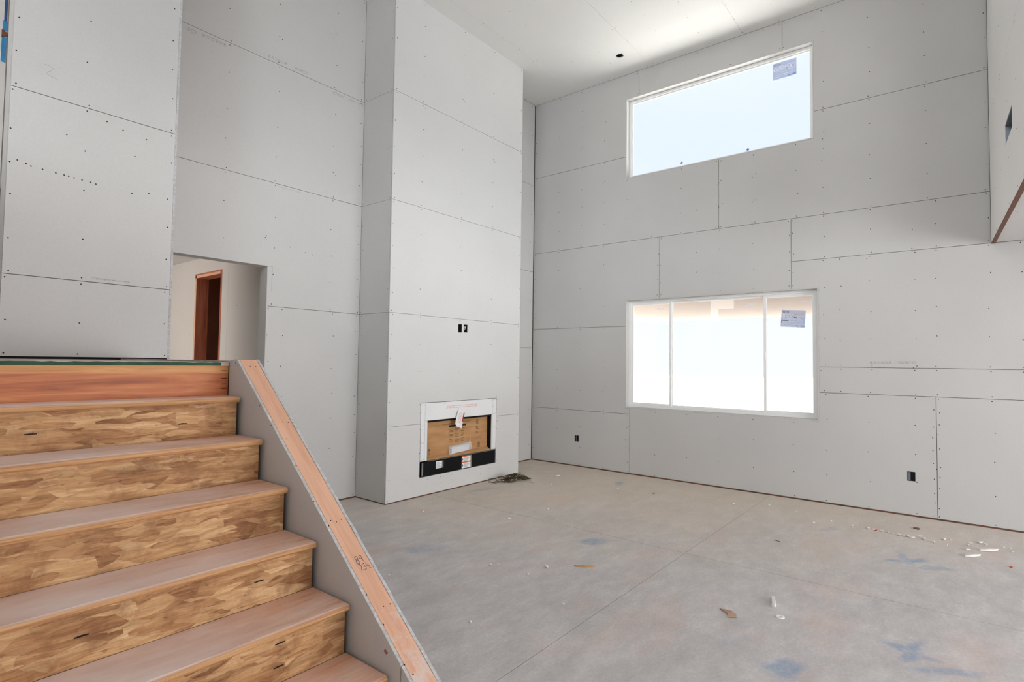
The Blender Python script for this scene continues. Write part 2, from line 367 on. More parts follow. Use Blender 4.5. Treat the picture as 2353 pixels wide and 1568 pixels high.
M = dict(dry=m_drywall(), cdry=m_drywall('white_board_paper', (238, 237, 234), (244, 243, 241)), litdry=m_drywall('lit_drywall_paper', (204, 203, 201), (211, 210, 208)), gyp=m_gypsum(), conc=m_concrete(), osb=m_osb(), tread=m_tread(), lvl=m_lvl(), glass=m_glass(), card=m_cardboard(),
    cap=m_wood('pine_cap_board', (206, 158, 130), (216, 168, 140), (222, 178, 150), axis=1, plaster=0.7, scale=5, rot=(-0.689, 0, 0)),
    stud=m_wood('framing_lumber', (96, 66, 44), (124, 90, 62), (140, 104, 74), axis=2),
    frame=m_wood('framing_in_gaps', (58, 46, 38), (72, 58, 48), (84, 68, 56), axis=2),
    sill=m_wood('reddish_sill_plate', (84, 54, 42), (104, 68, 52), (120, 82, 64), axis=1),
    door=m_wood('red_brown_door_lumber', (150, 82, 62), (172, 100, 76), (190, 122, 92), axis=2),
    green=plain('green_painted_edge', (38, 72, 46), 0.7, var=0.35, scale=14),
    deck=m_wood('dusty_subfloor', (168, 146, 136), (186, 168, 160), (198, 184, 178), axis=0),
    vinyl=plain('white_vinyl', (238, 238, 236), 0.35, var=0.01),
    screw=plain('black_screw', (28, 27, 28), 0.6, 0.3, var=0.1),
    black=plain('black_enamel', (13, 13, 15), 0.4, 0.0, 0.18, var=0.2, scale=6),
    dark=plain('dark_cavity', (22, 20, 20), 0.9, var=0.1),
    box=plain('dark_plastic_box', (40, 38, 38), 0.5, var=0.15),
    steel=plain('galvanised_steel', (150, 156, 160), 0.35, 0.8, var=0.12),
    board=plain('white_cement_board', (228, 228, 228), 0.8, var=0.015, scale=5),
    paper=plain('white_paper', (236, 234, 232), 0.7, var=0.02),
    greyprint=plain('grey_blue_print', (150, 156, 164), 0.85, var=0.15, scale=60),
    pencil=plain('pencil_mark', (120, 118, 116), 0.85, var=0.1),
    ink=plain('black_ink', (38, 34, 32), 0.8, var=0.1),
    pen=plain('blue_pen_ink', (74, 66, 92), 0.8, var=0.1),
    pinkprint=plain('pale_red_print', (222, 184, 180), 0.8, var=0.1, scale=40),
    red=plain('red_print', (178, 40, 50), 0.6, var=0.1),
    orange=plain('orange_print', (204, 92, 40), 0.6, var=0.05),
    wire=plain('olive_drab_wire', (70, 64, 44), 0.6, 0.1, var=0.3, scale=30),
    crumb=plain('plaster_crumb', (222, 216, 210), 0.9, var=0.06, scale=60),
    chip=plain('red_plastic_chip', (206, 60, 44), 0.5, var=0.08),
    torn=plain('torn_cardboard', (186, 152, 132), 0.85, var=0.1, scale=40),
    stick=plain('split_wood', (184, 140, 88), 0.8, var=0.2, scale=50),
    blue=plain('blue_masking_tape', (70, 150, 205), 0.6, var=0.1, scale=30),
    bluedk=plain('dark_blue_tape', (62, 92, 140), 0.6, var=0.1, scale=30),
    closet=plain('brown_closet_wall', (190, 156, 138), 0.9, var=0.04),
    brown=plain('brown_wood_block', (126, 84, 62), 0.7, var=0.1),
    joint=plain('joint_dirt', (104, 82, 72), 0.95, var=0.25, scale=8),
    pad=m_film('grey_blue_pad', (120, 150, 180), 0.75), stick_bg=m_film('blue_grey_film', (170, 182, 214), 0.52), stick_lt=m_trans('pale_film_print', (240, 240, 244)),
    stick_dk=plain('dark_film_print', (84, 88, 104), 0.5, var=0.1), stick_bl=plain('blue_film_print', (92, 130, 200), 0.5, var=0.1),
    bag=m_film('clear_plastic_bag', (222, 224, 230), 0.45),
    ground=plain('bright_desert_ground', (206, 202, 196), 0.95, var=0.06, scale=0.6),
    roofing=plain('pale_roof_coating', (226, 226, 224), 0.9, var=0.02),
    soffit=plain('pink_beige_patio_ceiling', (196, 184, 178), 0.9, var=0.02, scale=2),
    stucco=plain('pale_stucco', (222, 214, 206), 0.95, var=0.04),
)

def text_mesh(name, body, pl_o, ux, uy, nrm, size, mat, parent, mirror=False, thick=0.0004, bold=0.0):
    cu = bpy.data.curves.new(name, 'FONT'); cu.body = body; cu.size = size; cu.align_x = 'CENTER'; cu.align_y = 'CENTER'; cu.offset = bold
    cu.resolution_u = 2
    to = bpy.data.objects.new(name + '_curve', cu); COL.objects.link(to)
    dg = bpy.context.evaluated_depsgraph_get()
    me0 = bpy.data.meshes.new_from_object(to.evaluated_get(dg))
    mb = MB(); o, ux, uy, nrm = Vector(pl_o), Vector(ux), Vector(uy), Vector(nrm)
    for v in me0.vertices:
        mb.v.append(tuple(o + ux*(-v.co.x if mirror else v.co.x) + uy*v.co.y + nrm*thick))
    mb.f = [tuple(p.vertices) for p in me0.polygons]
    bpy.data.objects.remove(to); bpy.data.curves.remove(cu); bpy.data.meshes.remove(me0)
    return obj(name, mb, mat, parent)

def sheet(parent, pl, rect, holes=(), gap=0.0045, t=0.0127, name='drywall_sheet', mat=None, h=0.0):
    a0, a1, b0, b1 = rect; g = gap/2
    mb = grid_solid(MB(), pl, (a0+g, a1-g, b0+g, b1-g), [(x0-0.001, x1+0.001, y0-0.001, y1+0.001) for x0, x1, y0, y1 in holes], h-t, h)
    return obj(name, mb, mat or M['dry'], parent)

def screws(parent, pl, cols, b0, b1, seams, holes=(), step=0.30, r=0.0058, extra=(), edges=()):
    mb = MB(); rr = random.Random(len(cols)*31 + int(b1*100))
    def ok(a, b): return not any(h[0]-0.01 < a < h[1]+0.01 and h[2]-0.01 < b < h[3]+0.01 for h in holes) and b0 < b < b1
    ss = [b0] + [q for q in seams if b0 < q < b1] + [b1]
    for a in cols:
        ph = rr.uniform(-0.03, 0.03)
        for s0, s1 in zip(ss[:-1], ss[1:]):
            rows = [s0+0.022, s1-0.022]; n = max(1, round((s1-s0)/step))
            rows += [s0 + (s1-s0)*k/n + rr.uniform(-0.035, 0.035) for k in range(1, n)]
            for b in rows:
                aa = a + ph*0.3 + rr.uniform(-0.012, 0.012)
                if ok(aa, b): mb.disc(pl.p(aa, b), pl.n, r)
                if rr.random() < 0.035 and ok(aa+0.03, b-0.02): mb.disc(pl.p(aa+0.03, b-0.02), pl.n, r)
    for a, b in extra:
        if b0 < b < b1: mb.disc(pl.p(a, b), pl.n, r)
    return tag(obj('screw_head', mb, M['screw'], parent), kind='stuff')

# ------------------------------------------------------------------ levels and plan (metres)
XW, YB, YF = 7.10, 5.27, 4.741          # window wall, back wall, fireplace face / stair stub wall
ZC = 5.68                                # high ceiling
FX0, FX1 = 3.805, 6.085                  # fireplace chase
SX0, SX1 = 0.706, 1.69                   # stub wall above the landing
ZL = 1.511                               # landing
Z1, Z2, Z3, Z4 = 0.82, 2.05, 3.28, 4.485 # drywall joints

P_back = Plane((0, YB, 0), (1, 0, 0), (0, 0, 1), (0, -1, 0))
P_fire = Plane((0, YF, 0), (1, 0, 0), (0, 0, 1), (0, -1, 0))
P_win = Plane((XW, 0, 0), (0, 1, 0), (0, 0, 1), (-1, 0, 0))
P_ceil = Plane((0, 0, ZC), (1, 0, 0), (0, 1, 0), (0, 0, -1))

# ------------------------------------------------------------------ floor
XJ, YJ = 4.455, 1.745                    # control joints of the slab
fl_ = struct('floor', MB().box(-4.3, 7.3, -5.8, 8.6, -0.20, -0.012), M['joint'])
for rx in ((-4.3, XJ), (XJ, 7.3)):
    for ry in ((-5.8, YJ), (YJ, 8.6)):
        obj('slab_panel', MB().box(rx[0]+0.0026, rx[1]-0.0026, ry[0]+0.0016, ry[1]-0.0016, -0.11, 0.0), M['conc'], fl_)
obj('joint_filler', MB().box(XJ-0.0025, XJ+0.0025, -5.8, 8.6, -0.11, -0.0015).box(-4.3, XJ-0.002, YJ-0.0015, YJ+0.0015, -0.11, -0.0015).box(XJ+0.002, 7.3, YJ-0.0015, YJ+0.0015, -0.11, -0.0015), M['joint'], fl_)

# ------------------------------------------------------------------ ceiling
CAN = (6.60, 3.495)
ceil_ = struct('ceiling', MB().box(-4.3, 7.3, -5.8, 8.7, ZC+0.20, ZC+0.32), M['stucco'])
ys = [-5.6, -2.85, -1.63, -0.41, 0.81, 2.035, 3.26, 4.49, YB]
for j in range(len(ys)-1):
    cut = [-4.2, [1.2, 2.5, 3.7][j % 3], XW]
    for i in range(2):
        hole = []
        if cut[i] < CAN[0] < cut[i+1] and ys[j] < CAN[1] < ys[j+1]:
            hole = [(CAN[0]-0.052, CAN[0]+0.052, CAN[1]-0.052, CAN[1]+0.052)]
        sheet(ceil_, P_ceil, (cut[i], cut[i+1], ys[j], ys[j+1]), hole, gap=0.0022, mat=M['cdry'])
mbs = MB(); rr = random.Random(3)
for yy in ys[3:]:
    for k in range(24):
        x = -1.0 + k*0.35
        for s in (-0.02, 0.02, 0.42, 0.82):
            y = yy + s + rr.uniform(-0.02, 0.02)
            if y < YB - 0.02 and x < XW-0.02 and not (FX0 < x < FX1 and y > YF-0.02) and math.hypot(x-CAN[0], y-CAN[1]) > 0.1:
                mbs.disc((x+rr.uniform(-0.015, 0.015), y, ZC), (0, 0, -1), 0.0045)
tag(obj('screw_head', mbs, M['screw'], ceil_), kind='stuff')
# ring-cut hole patch: sheet material around the round hole, then the metal can above it
ring = MB(); NS = 28
for k in range(NS):
    a, b = 2*math.pi*k/NS, 2*math.pi*(k+1)/NS
    def sq(t_):
        c, s = math.cos(t_), math.sin(t_); m = 0.0535/max(abs(c), abs(s)); return c*m, s*m
    (ax, ay), (bx, by) = sq(a), sq(b); R0 = 0.05
    cx, cy = CAN
    ring.poly([(cx+ax, cy+ay, ZC-0.0004), (cx+bx, cy+by, ZC-0.0004), (cx+R0*math.cos(b), cy+R0*math.sin(b), ZC-0.0004), (cx+R0*math.cos(a), cy+R0*math.sin(a), ZC-0.0004)])
    ring.poly([(cx+R0*math.cos(a), cy+R0*math.sin(a), ZC-0.0004), (cx+R0*math.cos(b), cy+R0*math.sin(b), ZC-0.0004), (cx+R0*math.cos(b), cy+R0*math.sin(b), ZC+0.013), (cx+R0*math.cos(a), cy+R0*math.sin(a), ZC+0.013)])
obj('hole_edge', ring, M['cdry'], ceil_)
can = empty('recessed_light_can', (CAN[0], CAN[1], ZC))
tag(can, 'empty black recessed light can set in the high white ceiling', 'light fixture')
cm = MB()
for k in range(NS):
    a, b = 2*math.pi*k/NS, 2*math.pi*(k+1)/NS
    p = lambda q, r, z: (CAN[0]+r*math.cos(q), CAN[1]+r*math.sin(q), ZC+z)
    cm.poly([p(a, .051, .0), p(b, .051, .0), p(b, .049, .12), p(a, .049, .12)])
    cm.poly([p(a, .049, .12), p(b, .049, .12), p(b, 0.0, .12)])
obj('housing', cm, M['box'], can, smooth=True)
obj('socket', MB().tube([(CAN[0]+.01, CAN[1], ZC+.118), (CAN[0]+.01, CAN[1], ZC+.07)], .018, 10), M['paper'], can)
obj('wire', MB().tube([(CAN[0]-.02, CAN[1]-.01, ZC+.118), (CAN[0]-.03, CAN[1]-.02, ZC+.06), (CAN[0]-.01, CAN[1]-.035, ZC+.02), (CAN[0]+.02, CAN[1]-.02, ZC+.05), (CAN[0]+.03, CAN[1], ZC+.118)], .004), M['steel'], can)

# ------------------------------------------------------------------ window wall
WU = (1.255, 3.655, 4.165, 5.325)        # high window opening (y0, y1, z0, z1)
WL = (1.225, 3.645, 0.915, 2.432)        # low window opening
BX = [(0.352, 0.419, 0.360, 0.455), (4.401, 4.470, 0.366, 0.455)]
WT = 0.17
ww = struct('wall_right', grid_solid(MB(), P_win, (-5.6, YB+0.3, 0.0, ZC+0.2), [WU, WL]+BX, -WT, -0.0135), M['frame'])
YC = YB
win_sheets = [  # (rect y0,y1,z0,z1)
    (3.455, YC, Z4, ZC), (1.59, 3.455, Z4, ZC), (-0.275, 1.59, Z4, ZC),
    (2.345, YC, 3.265, Z4), (-0.275, 2.345, 3.265, Z4),
    (3.145, YC, Z2+0.01, 3.265), (1.506, 3.145, Z2+0.01, 3.265), (-0.275, 1.506, 2.755, 3.265),
    (3.575, YC, 0.83, Z2+0.01), (0.172, 3.575, 0.012, 1.235),
    (3.575, YC, 0.012, 0.83), (-0.9, 1.506, 1.235, 1.524), (-2.2, 1.506, 1.524, 2.755),
    (-2.2, 0.172, 0.012, 1.235), (-2.2, -0.9, 1.235, 1.524), (-5.6, -2.2, 0.012, 2.755)]
for r in win_sheets:
    sheet(ww, P_win, r, [WU, WL]+BX)
wj = 0.0035
seam_z = [0.83, 2.06, 3.265, 4.485]
hol = [WU, WL]+BX
screws(ww, P_win, [4.79, 4.385, 3.985], 0.012, ZC-0.012, seam_z, hol)
screws(ww, P_win, [5.245], 0.012, ZC-0.012, seam_z, hol, step=0.2)
screws(ww, P_win, [3.62, 3.59], 0.012, 0.83, [], hol, step=0.17)
screws(ww, P_win, [3.20, 2.76, 2.36, 1.95, 1.5], 0.012, 0.90, [], hol)
screws(ww, P_win, [2.63, 2.33, 1.93], 2.45, 4.15, [3.265], hol)
screws(ww, P_win, [3.17, 3.12, 1.53, 1.48], 2.45, 3.26, [], hol, step=0.2)
screws(ww, P_win, [3.63, 3.25, 2.85, 2.375, 2.315, 1.9, 1.45, 1.17], 3.265, 4.16, [], hol)
screws(ww, P_win, [3.43, 3.48, 3.0, 2.6, 2.2, 1.8, 1.565, 1.615], 5.33, ZC-0.012, [], hol)
screws(ww, P_win, [0.715, 0.215, -0.24], 3.265, ZC-0.012, [4.485], hol)
screws(ww, P_win, [1.17], 4.0, ZC-0.012, [4.485], hol)
screws(ww, P_win, [1.16, 0.725, 0.345, 0.165, -0.25], 2.755, 3.265, [], hol)
screws(ww, P_win, [1.16, 1.01, 0.725, 0.335, 0.165, -0.262, -0.50], 1.235, 2.755, [1.524], hol)
screws(ww, P_win, [1.15, 0.745, 0.345, -0.262, -0.52], 0.012, 1.235, [], hol)
screws(ww, P_win, [0.195, 0.150], 0.012, 1.235, [], hol, step=0.13)
# factory print on the sheet paper beside the joint
text_mesh('printed_code', '8-5-2-8-0-8', P_win.p(0.64, 1.578), (0, -1, 0), (0, 0, 1), P_win.n, 0.042, M['greyprint'], ww)
text_mesh('printed_code', '30V8C20', P_win.p(0.41, 1.580), (0, -1, 0), (0, 0, 1), P_win.n, 0.042, M['greyprint'], ww)
# ragged gypsum showing along the cut edges of the low window opening
def ragged(parent, pl, a0, a1, b, depth, amp, n, horizontal=True, seed=1):
    rr_ = random.Random(seed); mb = MB(); prev = None
    for k in range(n+1):
        a = a0 + (a1-a0)*k/n; w = amp*(0.25+rr_.random()**2)
        q = (a, b, w)
        if prev:
            pa, pb, pw = prev
            pts = ([pl.p(pa, b-pw, 0.0006), pl.p(a, b-w, 0.0006), pl.p(a, b+0.001, 0.0006), pl.p(pa, b+0.001, 0.0006)] if horizontal
                   else [pl.p(b-pw, pa, 0.0006), pl.p(b+0.001, pa, 0.0006), pl.p(b+0.001, a, 0.0006), pl.p(b-w, a, 0.0006)])
            mb.prism(pts, pl.n*-0.011)
        prev = q
    return obj('torn_edge', mb, M['gyp'], parent)
ragged(ww, P_win, WL[0], WL[1], WL[2], 0, 0.010, 44, True, 2)
ragged(ww, P_win, WL[2], WL[3], WL[0], 0, 0.008, 36, False, 3)
# sill plates seen in the gap under the sheets
def plate(i, x0, x1, y0, y1, z0=0.0, z1=0.03):
    return struct('trim_%d' % i, MB().box(x0, x1, y0, y1, z0, z1), M['sill'])
plate(1, XW-0.0085, XW+0.10, -5.5, YB, 0.0, 0.0115)
plate(2, FX1+0.01, XW-0.01, YB-0.008, YB+0.08, 0.0, 0.0115)
plate(3, 2.75, FX0-0.01, YB-0.008, YB+0.08, 0.0, 0.0115)

def window(idx, op, slider):
    y0, y1, z0, z1 = op
    root = struct('window_%d' % idx, MB().box(XW+0.085, XW+0.15, y0, y0+0.045, z0, z1).box(XW+0.085, XW+0.15, y1-0.045, y1, z0, z1)
                  .box(XW+0.085, XW+0.15, y0+0.045, y1-0.045, z0, z0+0.045).box(XW+0.085, XW+0.15, y0+0.045, y1-0.045, z1-0.045, z1), M['vinyl'])
    # drywall returns lining the opening
    j = 0.012
    for nm, q in (('return', (XW-0.001, XW+0.085, y0, y0+j, z0, z1)), ('return', (XW-0.001, XW+0.085, y1-j, y1, z0, z1)),
                  ('return', (XW-0.001, XW+0.085, y0+j, y1-j, z1-j, z1)), ('sill_return', (XW-0.001, XW+0.085, y0+j, y1-j, z0, z0+j))):
        obj(nm, MB().box(*q), M['dry'], root)
    if slider:
        b = (y1-0.045, 3.022, 1.822, y0+0.045)
        for k, (hi, lo) in enumerate(((b[0], b[1]), (b[1], b[2]), (b[2], b[3]))):
            xf = XW + (0.093, 0.118, 0.093)[k]; s = (0.032, 0.022, 0.032)[k]
            e = 0.016 if k != 1 else 0.0
            lo2, hi2 = lo - (e if k == 0 else 0), hi + (e if k == 2 else 0)
            sash = obj('sash', MB().box(xf, xf+0.022, lo2, lo2+s, z0+.045, z1-.045).box(xf, xf+0.022, hi2-s, hi2, z0+.045, z1-.045)
                .box(xf, xf+0.022, lo2+s, hi2-s, z0+.045, z0+.045+s).box(xf, xf+0.022, lo2+s, hi2-s, z1-.045-s, z1-.045), M['vinyl'], root, bevel=0.002)
            obj('pane', MB().box(xf+0.009, xf+0.013, lo2+s-.004, hi2-s+.004, z0+.045+s-.004, z1-.045-s+.004), M['glass'], sash)
            if k != 1:
                ym = (lo2+0.014) if k == 0 else (hi2-0.014)
                obj('latch', MB().box(xf-0.014, xf, ym-0.010, ym+0.010, 1.60, 1.70), M['vinyl'], sash, bevel=0.003)
    else:
        obj('bead', MB().box(XW+.105, XW+.125, y0+.045, y0+.06, z0+.045, z1-.045).box(XW+.105, XW+.125, y1-.06, y1-.045, z0+.045, z1-.045)
            .box(XW+.105, XW+.125, y0+.06, y1-.06, z0+.045, z0+.06).box(XW+.105, XW+.125, y0+.06, y1-.06, z1-.06, z1-.045), M['vinyl'], root)
        obj('pane', MB().box(XW+.113, XW+.117, y0+.058, y1-.058, z0+.058, z1-.058), M['glass'], root)
        for yc, zc in ((2.876, 4.262), (2.019, 4.246)):
            d = 0.021
            tag(obj('corner_pad', MB().prism([(XW+.112, yc-d, zc), (XW+.112, yc, zc+d), (XW+.112, yc+d, zc), (XW+.112, yc, zc-d)], (-.002, 0, 0)), M['pad'], root), 'small grey diamond pad stuck low on the glass')
    return root
w1 = window(1, WU, False)
w2 = window(2, WL, True)

def sticker(parent, x, yc, zc, rot, tone_dark):
    W, H = 0.262, 0.202
    ux = Vector((0, -math.cos(rot), math.sin(rot))); uy = Vector((0, math.sin(rot), math.cos(rot))); nr = Vector((-1, 0, 0)); o = Vector((x, yc, zc))
    def rect(u0, u1, v0, v1, h): return [o+ux*u0+uy*v0+nr*h, o+ux*u1+uy*v0+nr*h, o+ux*u1+uy*v1+nr*h, o+ux*u0+uy*v1+nr*h]
    s = obj('sticker', MB().prism(rect(-W/2, W/2, -H/2, H/2, 0.0), nr*0.0006), M['stick_bg'], parent)
    tag(s, 'blue-grey maker sticker seen from behind, lettering mirrored')
    b = MB(); t = 0.0045; u0, u1, v0, v1 = -W*.43, W*.44, -H*.27, H*.27; h = 0.0009
    for q in ((u0, u1, v0, v0+t), (u0, u1, v1-t, v1), (u0, u0+t, v0+t, v1-t), (u1-t, u1, v0+t, v1-t)): b.poly(rect(*q, h))
    b.poly(rect(-W*.40, W*.30, -H*.385, -H*.365, h))
    obj('printed_border', b, M['stick_lt'], s)
    text_mesh('printed_name', 'AMSCO', o+ux*(-W*.07)+uy*(H*.085), ux, uy, nr, 0.062, M['stick_lt'], s, mirror=True, thick=0.0010, bold=0.0022)
    g = MB()
    for k in range(5): g.poly(rect(W*.25, W*.39, H*(.19-.09*k), H*(.205-.09*k), h))
    for k in range(6): g.poly(rect(-W*.14+W*.055*k, -W*.10+W*.055*k, -H*.14, -H*.08, h))
    tag(obj('printed_lines', g, M['stick_lt'], s), kind='stuff')
    d = MB(); ring_ = []
    cx, cy = -W*.40, H*.385
    for k in range(10):
        a, e = 2*math.pi*k/10, 2*math.pi*(k+1)/10
        d.poly([o+ux*(cx+.013*math.cos(a))+uy*(cy+.013*math.sin(a))+nr*h, o+ux*(cx+.013*math.cos(e))+uy*(cy+.013*math.sin(e))+nr*h,
                o+ux*(cx+.008*math.cos(e))+uy*(cy+.008*math.sin(e))+nr*h, o+ux*(cx+.008*math.cos(a))+uy*(cy+.008*math.sin(a))+nr*h])
    d.poly(rect(-W*.29, -W*.19, H*.36, H*.405, h))
    if tone_dark:
        d.poly(rect(-W*.48, -W*.19, -H*.15, -H*.10, h)); d.poly(rect(-W*.49, -W*.45, -H*.26, -H*.17, h))
    obj('printed_mark', d, M['stick_dk'], s)
    obj('printed_footer', MB().poly(rect(W*.34, W*.47, -H*.44, -H*.39, h)).poly(rect(W*.14, W*.25, -H*.44, -H*.40, h)), M['stick_bl'], s)
    return s
sticker(w1, XW+0.111, 1.590, 5.138, 0.0, False)
sticker(w2, XW+0.100, 1.510, 2.092, -0.075, True)
# small pale warning print along the top of the low panes
for yc in (3.18, 2.02, 1.36):
    obj('printed_strip', MB().box(XW+(.1015 if yc != 2.02 else .1265), XW+(.1018 if yc != 2.02 else .1268), yc-0.06, yc+0.06, 2.285, 2.295), M['stick_lt'], w2)

# ------------------------------------------------------------------ back wall
DO = (1.70, 2.72, -0.1, 2.443)           # doorway to the hall (x0, x1, z0, z1)
wb = struct('wall_back', grid_solid(MB(), P_back, (SX1+0.01, XW+WT, 0.0, ZC+0.2), [(1.70, DO[1]+0.013, -0.1, DO[3]+0.013)], -0.14, -0.0135), M['frame'])
for r in ((SX1, FX0, Z4, ZC), (SX1, FX0, Z3, Z4), (SX1, FX0, Z2, Z3), (DO[1]-0.001, FX0, 0.012, Z2),
          (FX1, XW-0.013, 4.365, ZC), (FX1, XW-0.013, 2.975, 4.365), (FX1, XW-0.013, 1.763, 2.975), (FX1, XW-0.013, 0.012, 1.763)):
    sheet(wb, P_back, r, [DO], gap=0.004)
screws(wb, P_back, [2.29, 2.785, 3.425], Z2, ZC-0.012, [Z3, Z4], [DO], extra=[(2.70, 2.74), (2.69, 2.72), (2.70, 2.70), (2.95, 2.67), (3.12, 2.64), (3.2, 2.63)])
screws(wb, P_back, [2.885, 3.465], 0.012, Z2, [], [DO])
screws(wb, P_back, [3.775], 0.012, ZC-0.012, [Z2, Z3, Z4], [DO], step=0.22)
screws(wb, P_back, [7.03], 0.012, ZC-0.012, [1.763, 2.975, 4.365], step=0.25)
screws(wb, P_back, [2.75], 0.012, Z2, [], [DO], step=0.25)
# plastered header lining, jamb linings and the over-run saw cut at the doorway corner
obj('header_lining', MB().box(1.70, DO[1], YB-0.0005, YB+0.14, DO[3], DO[3]+0.0125), M['dry'], wb)
obj('jamb_lining', MB().box(DO[1], DO[1]+0.0125, YB-0.0005, YB+0.14, 0.01, DO[3]), M['dry'], wb)
obj('saw_cut', MB().box(2.768, 2.7705, YB-0.0006, YB+0.001, 2.20, DO[3]+0.004).box(DO[1], 2.7705, YB-0.0006, YB+0.001, DO[3]+0.001, DO[3]+0.0035), M['brown'], wb)
text_mesh('printed_code', 'C20', P_back.p(1.965, 4.440), (-1, 0, 0), (0, 0, -1), P_back.n, 0.045, M['greyprint'], wb)
text_mesh('printed_code', '8-0-8-2-5-8', P_back.p(2.155, 4.445), (-1, 0, 0), (0, 0, -1), P_back.n, 0.045, M['greyprint'], wb)
text_mesh('printed_code', '8-5-2-8-0-8', P_back.p(2.76, 4.525), (1, 0, 0), (0, 0, 1), P_back.n, 0.042, M['greyprint'], wb)
text_mesh('printed_code', '30V8C20', P_back.p(3.02, 4.525), (1, 0, 0), (0, 0, 1), P_back.n, 0.042, M['greyprint'], wb)
text_mesh('printed_code', '30V8C20', P_back.p(3.46, 4.447), (-1, 0, 0), (0, 0, -1), P_back.n, 0.042, M['greyprint'], wb)
text_mesh('printed_code', '8-5-2-8-0-8', P_back.p(3.69, 4.447), (-1, 0, 0), (0, 0, -1), P_back.n, 0.042, M['greyprint'], wb)
text_mesh('printed_line', '1/2" lightweight for walls and ceilings', P_back.p(2.93, 3.255), (1, 0, 0), (0, 0, 1), P_back.n, 0.016, M['greyprint'], wb)

# ------------------------------------------------------------------ stub wall above the landing (same plane as the fireplace face)
wl = struct('wall_left', MB().box(SX0+0.013, SX1-0.013, YF+0.0135, YF+0.137, 0.0, ZC+0.2).box(SX1-0.14, SX1-0.013, YF+0.138, YB+0.14, 0.0, ZC+0.2), M['frame'])
zb = ZL + 0.014
for r in ((SX0, SX1-0.013, zb, Z2+0.005), (SX0, SX1-0.013, Z2+0.005, Z3-0.005), (SX0, SX1-0.013, Z3-0.005, Z4), (SX0, SX1-0.013, Z4, ZC)):
    sheet(wl, P_fire, r, gap=0.0045)
P_ret = Plane((SX1, 0, 0), (0, 1, 0), (0, 0, 1), (1, 0, 0))
for r in ((YF-0.001, YB, 0.012, Z2+0.005), (YF-0.001, YB, Z2+0.005, Z3-0.005), (YF-0.001, YB, Z3-0.005, Z4), (YF-0.001, YB, Z4, ZC)):
    sheet(wl, P_ret, r, gap=0.003, mat=M['dry'])
P_ret2 = Plane((SX0, 0, 0), (0, 1, 0), (0, 0, 1), (-1, 0, 0))
sheet(wl, P_ret2, (YF+0.013, YF+0.15, zb, ZC), gap=0.002)
P_stubback = Plane((0, YF+0.15, 0), (1, 0, 0), (0, 0, 1), (0, 1, 0))
sheet(wl, P_stubback, (SX0+0.013, SX1-0.15, zb, ZC), gap=0.002)
# crumbled gypsum edge of the corner
mb = MB(); rr = random.Random(5); prev = None
for k in range(91):
    z = zb + (ZC-zb)*k/90; w = 0.0005 + 0.006*rr.random()**5
    if prev: mb.poly([(SX1-0.0135-prev[1], YF-0.0007, prev[0]), (SX1+0.0004, YF-0.0022, prev[0]), (SX1+0.0004, YF-0.0022, z), (SX1-0.0135-w, YF-0.0007, z)])
    prev = (z, w)
obj('torn_edge', mb, M['gyp'], wl)
screws(wl, P_fire, [1.105], zb, ZC-0.01, [Z2+0.005, Z3-0.005, Z4])
screws(wl, P_fire, [1.655, 0.73], zb, ZC-0.01, [Z2+0.005, Z3-0.005, Z4], step=0.26,
       extra=[(0.757, 2.80), (0.80, 2.79), (0.826, 2.78), (0.885, 2.775), (0.955, 2.77), (1.0, 2.768), (1.025, 2.766), (1.055, 2.763), (1.10, 2.76), (1.15, 2.757), (1.18, 2.752), (1.40, 2.74), (1.51, 2.765), (1.004, 3.05), (1.41, 3.02), (1.23, 3.22), (1.48, 3.17), (1.33, 3.19)])
obj('pencil_squiggle', MB().tube([P_fire.p(a, b, .0006) for a, b in ((.869, 3.485), (.90, 3.484), (.923, 3.470), (.905, 3.452), (.888, 3.438), (.883, 3.424), (.90, 3.415), (.925, 3.412), (.939, 3.407))], 0.0007, 4), M['pencil'], wl)
text_mesh('printed_line', '1/2" lightweight for walls and ceilings', P_fire.p(1.29, 2.083), (1, 0, 0), (0, 0, 1), P_fire.n, 0.016, M['pencil'], wl)

# ------------------------------------------------------------------ fireplace chase
FO = (4.278, 5.600, 0.214, 1.055)        # cut-out for the fireplace unit
FB = [(4.862, 4.923, 1.888, 1.988), (4.961, 5.023, 1.893, 1.988)]
wf = struct('wall_fireplace', grid_solid(MB(), P_fire, (FX0+0.014, FX1-0.014, 0.0, ZC+0.2), [FO]+FB, -0.10, -0.0135)
            .box(FX0+0.0145, FX0+0.10, YF+0.105, YB+0.02, 0.0, ZC+0.2).box(FX1-0.10, FX1-0.0145, YF+0.105, YB+0.02, 0.0, ZC+0.2), M['stud'])
for r in ((FX0, FX1, 0.012, Z1), (FX0, FX1, Z1, Z2), (FX0, FX1, Z2, Z3), (FX0, FX1, Z3, Z4), (FX0, FX1, Z4, ZC)):
    sheet(wf, P_fire, r, [FO]+FB, gap=0.0035, mat=M['litdry'])  # paler paper puts the brighter light on the face into its colour
P_fs = Plane((FX0, 0, 0), (0, 1, 0), (0, 0, 1), (-1, 0, 0))
P_fs2 = Plane((FX1, 0, 0), (0, 1, 0), (0, 0, 1), (1, 0, 0))
for pl in (P_fs, P_fs2):
    for z0, z1 in ((0.012, Z2), (Z2, Z3), (Z3, Z4), (Z4, ZC)):
        sheet(wf, pl, (YF+0.0175, YB-0.0005, z0, z1), gap=0.003)
    screws(wf, pl, [YF+0.035, YB-0.035], 0.012, ZC-0.012, [Z2, Z3, Z4], step=0.27, r=0.0045)
fs = [Z1, Z2, Z3, Z4]
screws(wf, P_fire, [3.832, 6.055], 0.012, ZC-0.012, fs, [FO]+FB, step=0.27)
screws(wf, P_fire, [4.235, 4.885, 5.455], 0.012, ZC-0.012, fs, [(4.2, 5.68, 0.03, 1.12)]+FB)
